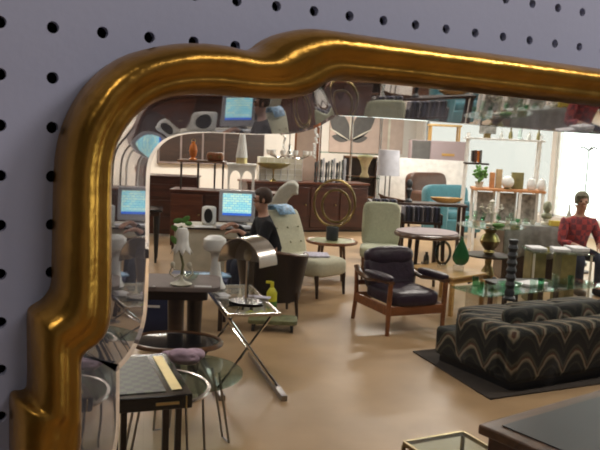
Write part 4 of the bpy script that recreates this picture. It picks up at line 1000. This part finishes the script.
# olive boat dish on stand
p = loc_on(bar, .52, .10, BZ)
t = thing('boat_dish', 'shallow olive boat-shaped dish on a stand on the bar cabinet', 'dish', p, hd)
MB().lathe([(.07, 0), (.06, .02), (.015, .05), (.015, .20), (.03, .23), (0, .23)], (0, 0, 0), 14).build('stand', 'old_brass', t)
MB().lathe([(0, .225), (.14, .235), (.27, .28), (.34, .34), (.325, .34), (.26, .295), (.13, .25), (0, .245)], (0, 0, 0), 28, 1, .5).build('bowl', 'olive', t)
# chandelier of white beads
cz = B(289, 1.36, 13.6)
t = thing('white_chandelier', 'chandelier with white glass cups above the bar cabinet', 'chandelier', (cz.x, cz.y, 1.36), VA)
MB().cyl((0, 0, .1), (0, 0, ZC - 1.36), .008, n=8).build('rod', 'steel', t)
MB().lathe([(0, .04), (.05, .06), (.05, .12), (.02, .2), (.03, .28), (0, .3)], (0, 0, 0), 14).build('hub', 'chrome', t)
for i in range(10):
    a_ = 2 * pi * i / 10; cx, cy = cos(a_), sin(a_)
    o = MB().tube([(.03 * cx, .03 * cy, .10), (.22 * cx, .22 * cy, .04), (.36 * cx, .36 * cy, .10)], .008, 6).build('arm', 'chrome', t)
    MB().lathe([(.015, .09), (.045, .12), (.05, .18), (.04, .18), (.03, .13), (0, .12)], (.36 * cx, .36 * cy, 0), 10).build('cup', 'white_gloss', o)
for px, lb in ((283, 'short strand of white glass drops hanging left above the bar cabinet'), (315, 'long strand of white glass drops hanging beside the flower picture')):
    pz = B(px, 1.40 if px > 300 else 1.55, 14.0)
    k = MB(); k.cyl((0, 0, 0), (0, 0, ZC - pz.z), .004, n=6)
    rnd = random.Random(px)
    for i in range(16): k.sq((rnd.uniform(-.035, .035), rnd.uniform(-.03, .03), .02 + i * .035), (.05, .05, .05), 1, 1, 8, 6)
    tag(k.build('bead_strand', 'white_gloss', None, loc=(pz.x, pz.y, pz.z), rz=0), lb, 'bead strand', 'hanging bead strands')
# chrome etagere behind
a_ = B(330, 0, 15.9)
t = thing('chrome_etagere', 'tall chrome shelf stand with glass shelves behind the bar cabinet', 'shelf', (a_.x, a_.y, 0), VA)
for x in (-.28, .36, .95):
    for y in (-.15, .15): MB().cyl((x, y, 0), (x, y, 2.3), .013, n=8).build('post', 'chrome', t)
for z in (.5, 1.0, 1.49): MB().box((.335, 0, z), (1.26, .34, .02)).build('glass_shelf', 'teal_glass', t)
p = loc_on(t, .66, 0, 1.012)
t2 = thing('tan_vase', 'tall tan flared vase on the chrome shelf stand', 'vase', p, VA)
MB().lathe([(.09, 0), (.10, .02), (.06, .10), (.07, .2), (.12, .34), (.17, .42), (.13, .45), (.05, .455), (.05, .46), (0, .46)], (0, 0, 0), 20, 1, .6).build('body', 'tan', t2)
MB().ball((-.12, 0, .40), .04, 10, 8).build('knop', 'tan', t2)
# flower picture on the wall
a_, b_ = W(331, 109, YB - .03), W(402, 153, YB - .03)
w_ = b_.x - a_.x
t = thing('wall_picture', 'large tan picture of dark butterfly-like leaves on the back wall', 'painting', ((a_.x + b_.x) / 2, YB - .001, 1.42), 0)
H_ = 1.35
MB().box((0, -.02, H_ / 2), (w_, .04, H_)).build('canvas', 'canvas', t)
k = MB()
def leaf(x, z, l, wd, an):
    pts = []
    for i in range(12):
        u = i / 11; pts.append((u * l, wd * sin(pi * u) ** .8))
    for i in range(10, 0, -1):
        u = i / 11; pts.append((u * l, -wd * sin(pi * u) ** .8))
    return [(x + a * cos(an) - b * sin(an), z + a * sin(an) + b * cos(an)) for a, b in pts]
cx = -w_ * .24
for x, z, l, wd, an in ((cx, .30, 1.15, .26, .85), (cx, .30, 1.0, .24, pi - .9), (cx + .05, .3, .5, .09, .2), (cx - .05, .3, .5, .09, pi - .2)): k.prism(leaf(x, z, l, wd, an), -.046, -.040, 'y')
k.build('leaf_motif', 'dark_grey', t)
k = MB()
for an in (.45, 1.57, pi - .45): k.prism(leaf(cx, .30, .75, .02, an), -.047, -.0405, 'y')
k.prism([(w_ * .28, .0), (w_ * .31, 0), (w_ * .31, H_), (w_ * .28, H_)], -.044, -.040, 'y'); k.build('pale_veins', 'ivory', t)

# console with lamp, boat bowl, carved figure, dough bowl
cA, cB = B(366, 0, 12.2), B(462, 0, 12.2)
t = thing('back_console', 'long narrow dark console table behind the round wooden table', 'console', ((cA.x + cB.x) / 2, (cA.y + cB.y) / 2, 0), VA)
Lc = (cB - cA).length
MB().box((0, .05, .83), (Lc, .42, .04)).build('console_top', 'dark_wood', t, .005)
MB().box((0, .05, .30), (Lc - .1, .36, .03)).build('lower_shelf', 'dark_wood', t)
for x in (-Lc / 2 + .05, Lc / 2 - .05):
    for y in (-.12, .22): MB().box((x, y, .405), (.05, .05, .81)).build('leg', 'dark_wood', t)
con = t
def oncon(px, y=0.): return loc_on(con, (px - 414) / 96 * Lc, y, .85)
p = oncon(384, .10)
t = thing('shade_lamp', 'table lamp with a tall pale lavender shade on two poles', 'lamp', p, VA)
MB().box((0, 0, .02), (.22, .16, .04)).build('base', 'dark_wood', t, .004)
for x in (-.035, .035): MB().cyl((x, 0, .04), (x, 0, .46), .011, n=8).build('pole', 'steel', t)
k = MB(); k.lathe([(.185, .40), (.165, .80)], (0, 0, 0), 28); k.build('shade', 'shade_white', t, solid=.005)
MB().cyl((-.165, 0, .46), (.165, 0, .46), .005, n=6).build('spider', 'steel', t)
p = oncon(387, -.10)
k = MB()
k._add([(-.21, 0, .13), (-.10, -.06, .085), (.06, -.07, .06), (.24, 0, .03), (.06, .07, .06), (-.10, .06, .085), (-.16, 0, .03), (-.07, -.03, .005), (.06, -.04, 0), (.20, 0, .0), (.06, .04, 0), (-.07, .03, .005)],
       [(0, 1, 7, 6), (1, 2, 8, 7), (2, 3, 9, 8), (3, 4, 10, 9), (4, 5, 11, 10), (5, 0, 6, 11), (6, 7, 8, 9, 10, 11), (0, 5, 4, 3, 2, 1)])
tag(k.build('wooden_boat', 'walnut', None, loc=p, rz=VA), 'small carved wooden boat in front of the lavender-shaded lamp', 'carving')
p = oncon(405, -.02)
k = MB(); k.lathe([(.06, 0), (.06, .03), (.025, .06), (.035, .14), (.055, .20), (.03, .23), (0, .24)], (0, 0, 0), 14); k.sq((0, 0, .29), (.10, .10, .15), 1, 1, 14, 10, [((-.4, -.9, .2), .4, .3), ((.4, -.9, .2), .4, .3)])
tag(k.build('carved_figure', 'dark_ceramic', None, loc=p, rz=VA), 'dark carved wooden head figure on the console', 'figurine')
p = oncon(442, -.06)
k = MB(); k.lathe([(0, .01), (.15, .02), (.24, .07), (.26, .10), (.235, .10), (.14, .045), (0, .035)], (0, 0, 0), 28, 1.0, .45)
tag(k.build('dough_bowl', 'honey', None, loc=p, rz=VA), 'long shallow wooden bowl at the window end of the console', 'bowl')
# record crates in front of the console
for ci, (pa, pb, dd, zt, lb, nm) in enumerate(((367, 395, 11.4, .74, 'low crate table with dark records at the back, lamp side', 'lamp-side'), (396, 437, 10.9, .70, 'low crate table with dark records behind the round wooden table', 'table-side'))):
    a_, b_ = B(pa, 0, dd), B(pb, 0, dd); L_ = (b_ - a_).length
    t = thing('record_crate', lb, 'crate', ((a_.x + b_.x) / 2, (a_.y + b_.y) / 2, 0), VA)
    MB().box((0, 0, zt - .02), (L_, .36, .03)).build('crate_floor', 'dark_wood', t)
    for x in (-L_ / 2 + .01, L_ / 2 - .01): MB().box((x, 0, zt + .05), (.02, .36, .12)).build('end_board', 'dark_wood', t)
    for x in (-L_ / 2 + .04, L_ / 2 - .04):
        for y in (-.14, .14): MB().box((x, y, (zt - .035) / 2), (.04, .04, zt - .035)).build('leg', 'dark_wood', t)
    n = 12 if ci == 0 else 16
    for i in range(n):
        x = -L_ / 2 + .05 + (L_ - .10) * i / (n - 1); m_ = ('record_dark', 'record_pale', 'record_dark', 'record_blue')[(i * 3 + ci) % 4]
        tag(MB().box((0, 0, .105), (.012, .21, .21), ry=.0).build('record_sleeve', m_, None, loc=loc_on(t, x, -.03 + .01 * (i % 3), zt - .004), rz=VA + .10), 'record sleeve standing on edge in the %s crate behind the round table' % nm, 'record', 'records in the %s crate' % nm)

# white leaning panel
a_, b_ = B(371, 0, 17.8), B(462, 0, 17.1)
hd = math.atan2(b_.y - a_.y, b_.x - a_.x); L_ = (b_ - a_).length
t = thing('display_board', 'large white freestanding panel behind the lavender-shaded lamp', 'panel', (a_.x, a_.y, 0), hd)
MB().box((L_ / 2, 0, .71), (L_, .04, 1.38)).build('board', 'white_matte', t, .004)
for x in (.2, L_ - .2): MB().box((x, 0, .01), (.06, .40, .02)).build('foot', 'steel', t)
# two-tone cupboard and blond bench on it
a_, b_ = B(407, 0, 18.3), B(461, 0, 18.3); L_ = (b_ - a_).length
t = thing('mauve_cupboard', 'tall mauve and dark grey cupboard with a bench on top', 'cupboard', (a_.x, a_.y, 0), VA)
MB().box((L_ / 2, .25, .92), (L_, .5, 1.80)).build('case', 'mauve', t, .006)
MB().box((L_ * .18, -.008, .92), (L_ * .33, .02, 1.78)).build('dark_door', 'dark_grey', t, .004)
dr = MB().box((L_ * .68, -.008, .92), (L_ * .60, .02, 1.78)).build('mauve_door', 'mauve', t, .004)
MB().box((L_ * .68, -.022, 1.50), (.30, .006, .06)).build('orange_label', 'honey', dr)
for x in (.05, L_ - .05): MB().box((x, .25, .01), (.06, .4, .02)).build('foot', 'dark_grey', t)
p = loc_on(t, L_ * .62, .25, 1.82)
t = thing('blond_bench', 'blond wooden bench standing on top of the mauve cupboard', 'bench', p, VA)
MB().box((0, 0, .37), (.78, .34, .05)).build('seat', 'blond', t, .006)
for x in (-.34, .34):
    for y in (-.13, .13): MB().box((x, y, .175), (.04, .04, .35)).build('leg', 'honey', t)

# brown leather armchair and teal armchair
def sofa(name, lb, m, px, d, w, dp, h, seat, rz, arm=.2, lm='dark_wood'):
    c = B(px, 0, d); t = thing(name, lb, 'armchair', (c.x, c.y, 0), rz)
    MB().box((0, 0, .24), (w - .04, dp - .06, .26)).build('seat_base', m, t, .03)
    MB().sq((0, -.06, seat), (w - 2 * arm, dp - .22, .20), .4, .3).build('seat_cushion', m, t)
    MB().sq((0, dp / 2 - .12, h * .62), (w, .26, h * .78), .35, .3, 28, 16, rx=-.1).build('backrest', m, t)
    for x in (-1, 1): MB().box((x * (w / 2 - arm / 2), -.04, h * .40), (arm, dp - .12, h * .58)).build('arm', m, t, .06)
    for x in (-w / 2 + .1, w / 2 - .1):
        for y in (-dp / 2 + .1, dp / 2 - .1): MB().cyl((x, y, 0), (x, y, .12), .022, .03, 8).build('leg', lm, t)
    return t
sofa('leather_armchair', 'brown leather armchair behind the teal armchair', 'leather_brown', 432, 16.1, .98, .8, 1.14, .42, VA + .5)
sofa('teal_armchair', 'teal upholstered armchair beside the white shelving', 'teal_cloth', 450, 14.8, 1.0, .70, .98, .42, VA + .45)

# white trestle shelving with a wooden table below
c = B(503, 0, 13.0)
t = thing('trestle_table', 'tall wooden work table on white legs, plant and globe on top', 'table', (c.x, c.y, 0), VA - .08)
MB().box((0, .05, 1.06), (1.18, .50, .04)).build('table_top', 'orange_wood', t, .004)
MB().box((0, .05, .40), (1.0, .40, .03)).build('lower_shelf', 'white_matte', t)
for x in (-.55, -.18, .18, .55):
    for y in (-.16, .26): MB().box((x, y, .52), (.045, .045, 1.04)).build('leg', 'white_matte', t)
for x in (-.36, .02, .36): MB().box((x, .18, .72), (.30, .02, .56)).build('back_panel', 'print_grey', t)
tt = t; TZ = 1.08
c = loc_on(tt, 0, .50, 0)
t = thing('ladder_shelf', 'white ladder shelf with slanted uprights beside the window', 'shelf', (c.x, c.y, 0), VA - .08)
for x in (-.62, .62):
    for y, s_ in ((-.0, .10), (.20, .06)): MB().tube([(x - .06, y + .02, 0), (x + .06 * 0, y + s_ * .3 + .06, 2.0)], .022, 8).build('upright', 'white_matte', t)
MB().box((0, .17, 1.90), (1.36, .30, .03)).build('upper_shelf', 'white_matte', t, .003)
MB().box((-.46, .17, 1.46), (.42, .26, .03)).build('dark_shelf', 'dark_wood', t, .003)
ls = t
its = [('potted_plant', -.52, 'bushy green plant on the orange work table by the teal armchair', 'plant')]
p = loc_on(tt, -.48, .02, TZ)
t = thing('potted_plant', its[0][2], 'plant', p, VA)
MB().lathe([(.05, 0), (.075, .10), (.065, .10), (.06, .02), (0, .02)], (0, 0, 0), 16).build('pot', 'ivory', t)
k = MB(); rnd = random.Random(3)
for i in range(46):
    a_ = rnd.uniform(0, 2 * pi); r_ = rnd.uniform(.0, .12); z_ = rnd.uniform(.10, .36)
    k.sq((r_ * cos(a_), r_ * sin(a_), z_), (.09, .03, .05), 1, 1, 8, 5, rz=a_, ry=rnd.uniform(-1.2, .3))
k.build('foliage', 'leaf', t)
p = loc_on(tt, -.03, -.10, TZ)
t = thing('white_globe', 'round white globe lamp on the orange work table', 'lamp', p, VA)
MB().ball((0, 0, .12), .105, 20, 14).build('globe', 'white_gloss', t); MB().disc((0, 0, 0), .06, .025, 18).build('base', 'old_brass', t)
for i, (x, w_, h_, m_, lb) in enumerate(((-.26, .08, .26, 'orange_wood', 'orange-brown upright book left of the white globe'), (-.15, .10, .32, 'tan', 'tan upright board just behind the white globe'), (.16, .20, .28, 'olive', 'mottled olive picture block right of the white globe'))):
    tag(MB().box((0, 0, h_ / 2), (w_, .06, h_)).build('upright_board', m_, None, .003, loc=loc_on(tt, x, .08, TZ), rz=VA), lb, 'board')
for i, (x, lb) in enumerate(((.38, 'white lidded cup on the work table beside the olive block'), (.555, 'white lidded cup at the window end of the work table'))):
    t = thing('white_cup', lb, 'cup', loc_on(tt, x, -.02, TZ), VA, 'white cups on the work table')
    MB().lathe([(.05, 0), (.075, .03), (.08, .10), (.06, .15), (0, .15)], (0, 0, 0), 18).build('body', 'white_gloss', t)
    MB().lathe([(.06, .15), (.05, .18), (.012, .20), (.014, .22), (0, .225)], (0, 0, 0), 18).build('lid', 'white_gloss', t)
# things on the upper shelf
US = 1.917
p = loc_on(ls, -.30, .16, US)
t = thing('grey_print', 'small grey framed print on a stand on the white upper shelf', 'picture', p, VA)
MB().box((0, 0, .22), (.30, .02, .30)).build('print', 'print_grey', t); MB().box((0, .02, .04), (.10, .12, .08)).build('stand', 'old_brass', t)
nm = ['next to the grey print', 'second from the grey print', 'third from the grey print', 'fourth from the grey print', 'nearest the big window']
for i in range(5):
    h = .14 + .05 * (i % 3)
    tag(MB().lathe([(.03, 0), (.04, .03), (.03, h * .6), (.012, h * .75), (.016, h), (0, h)], (0, 0, 0), 12).build('shelf_bottle', ('frosted', 'olive', 'clear_glass')[i % 3], None, loc=loc_on(ls, -.06 + .16 * i, .14, US), rz=0), 'small glass bottle on the white upper shelf, ' + nm[i], 'bottle', 'bottles on the upper shelf')
p = loc_on(ls, .52, .17, US)
tag(MB().lathe([(.05, 0), (.05, .02), (.012, .04), (.014, .38), (.02, .40), (0, .42)], (0, 0, 0), 12).build('tall_candlestick', 'grey_plastic', None, loc=loc_on(ls, .30, .22, US), rz=0), 'tall thin grey candlestick behind the bottles on the upper shelf', 'candlestick')
for i in range(4):
    tag(MB().box((0, 0, .11), (.035, .15, .20 + .02 * (i % 2))).build('shelf_book', ('dark_wood', 'leather_brown', 'amber', 'dark_grey')[i], None, loc=loc_on(ls, -.53 + .045 * i, .17, 1.477), rz=VA - .08), ('dark brown', 'brown leather', 'amber', 'dark grey')[i] + ' book on the short dark shelf above the plant', 'book', 'books on the short dark shelf')
# dark cabinet behind the tan vase
a_ = B(357, 0, 17.2)
t = thing('dark_bookcase', 'dark open bookcase behind the tan vase', 'bookcase', (a_.x, a_.y, 0), VA)
MB().box((0, .2, .70), (.72, .04, 1.40)).build('back_panel', 'dark_wood', t)
for x in (-.36, .36): MB().box((x, .05, .70), (.03, .34, 1.40)).build('side_panel', 'dark_wood', t)
for z in (.05, .5, .95, 1.385): MB().box((0, .05, z), (.70, .32, .03)).build('shelf', 'walnut', t)
# tan framed board behind the chandelier
a_ = B(303, 0, 15.2)
t = thing('framed_board', 'tan framed board leaning behind the white chandelier', 'board', (a_.x, a_.y, 0), VA)
MB().box((0, 0, .98), (.42, .03, 1.94)).build('panel', 'canvas', t); k = MB()
for x in (-.22, .22): k.box((x, 0, .99), (.04, .05, 1.98))
for z in (.02, 1.97): k.box((0, 0, z), (.44, .05, .04))
k.build('wooden_frame', 'teak', t)

# ================================================================== LIGHTS
w = bpy.data.worlds.new('world'); S.world = w; w.use_nodes = True
bg = w.node_tree.nodes['Background']; bg.inputs[0].default_value = (.93, 1.0, .95, 1); bg.inputs[1].default_value = 3.2
def lamp(name, loc, sx, sy, e, col=(1, .93, .84), rot=(0, 0, 0), portal=False):
    l = bpy.data.lights.new(name, 'AREA'); l.shape = 'RECTANGLE'; l.size = sx; l.size_y = sy; l.energy = e; l.color = col
    o = bpy.data.objects.new(name, l); COL.objects.link(o); o.location = loc; o.rotation_euler = rot
    if portal: l.cycles.is_portal = True
    return o
for i, (a, b) in enumerate(wins):      # daylight through each window
    lamp('window_daylight', (XR + .01, (a + b) / 2, (WZ0 + WZ1) / 2), WZ1 - WZ0, b - a, 1, rot=(0, pi / 2, 0), portal=True)
for x, y in ((1.6, 3.0), (1.6, 7.0), (1.6, 11.0), (5.2, 3.0), (7.2, 8.2), (8.8, 4.5), (9.6, 10.0), (4.2, 14.0), (6.5, 13.4), (9.6, 13.6)):   # unseen ceiling strips of the shop, far ones added to brighten the back
    lamp('ceiling_fill_strip', (x, y, ZC - .06), 1.5, .25, (26 if x < 2 else 44 if x < 6 else 75) + 2.5 * y + (55 if y > 13 else 0), (1, .94, .86))
lamp('front_fill', (1.25, -.85, 2.75), .5, .3, 15, (.97, .96, 1))   # unseen lamps added on this side for the pegboard's gradient and fill
lamp('ceiling_fill_strip', (1.5, -2.6, ZC - .06), 1.5, .25, 28, (.97, .96, 1))
sp_ = lamp('highlight_spot', (-.74, -.80, 3.0), .10, .10, 2.6, (1, .97, .92))  # unseen spot added for a highlight on the frame's upper-left arc
sp_.rotation_euler = (Vector((.06, 0, 1.86)) - Vector((-.74, -.80, 3.0))).to_track_quat('-Z', 'Y').to_euler()
S.view_settings.view_transform = 'Standard'; S.view_settings.look = 'None'; S.view_settings.gamma = 1; S.view_settings.exposure = 0
try:
    S.cycles.filter_width = 1.9; S.cycles.max_bounces = 10; S.cycles.transparent_max_bounces = 24; S.cycles.sample_clamp_indirect = 6; S.cycles.use_denoising = True
    S.cycles.caustics_reflective = False; S.cycles.caustics_refractive = False
except Exception: pass
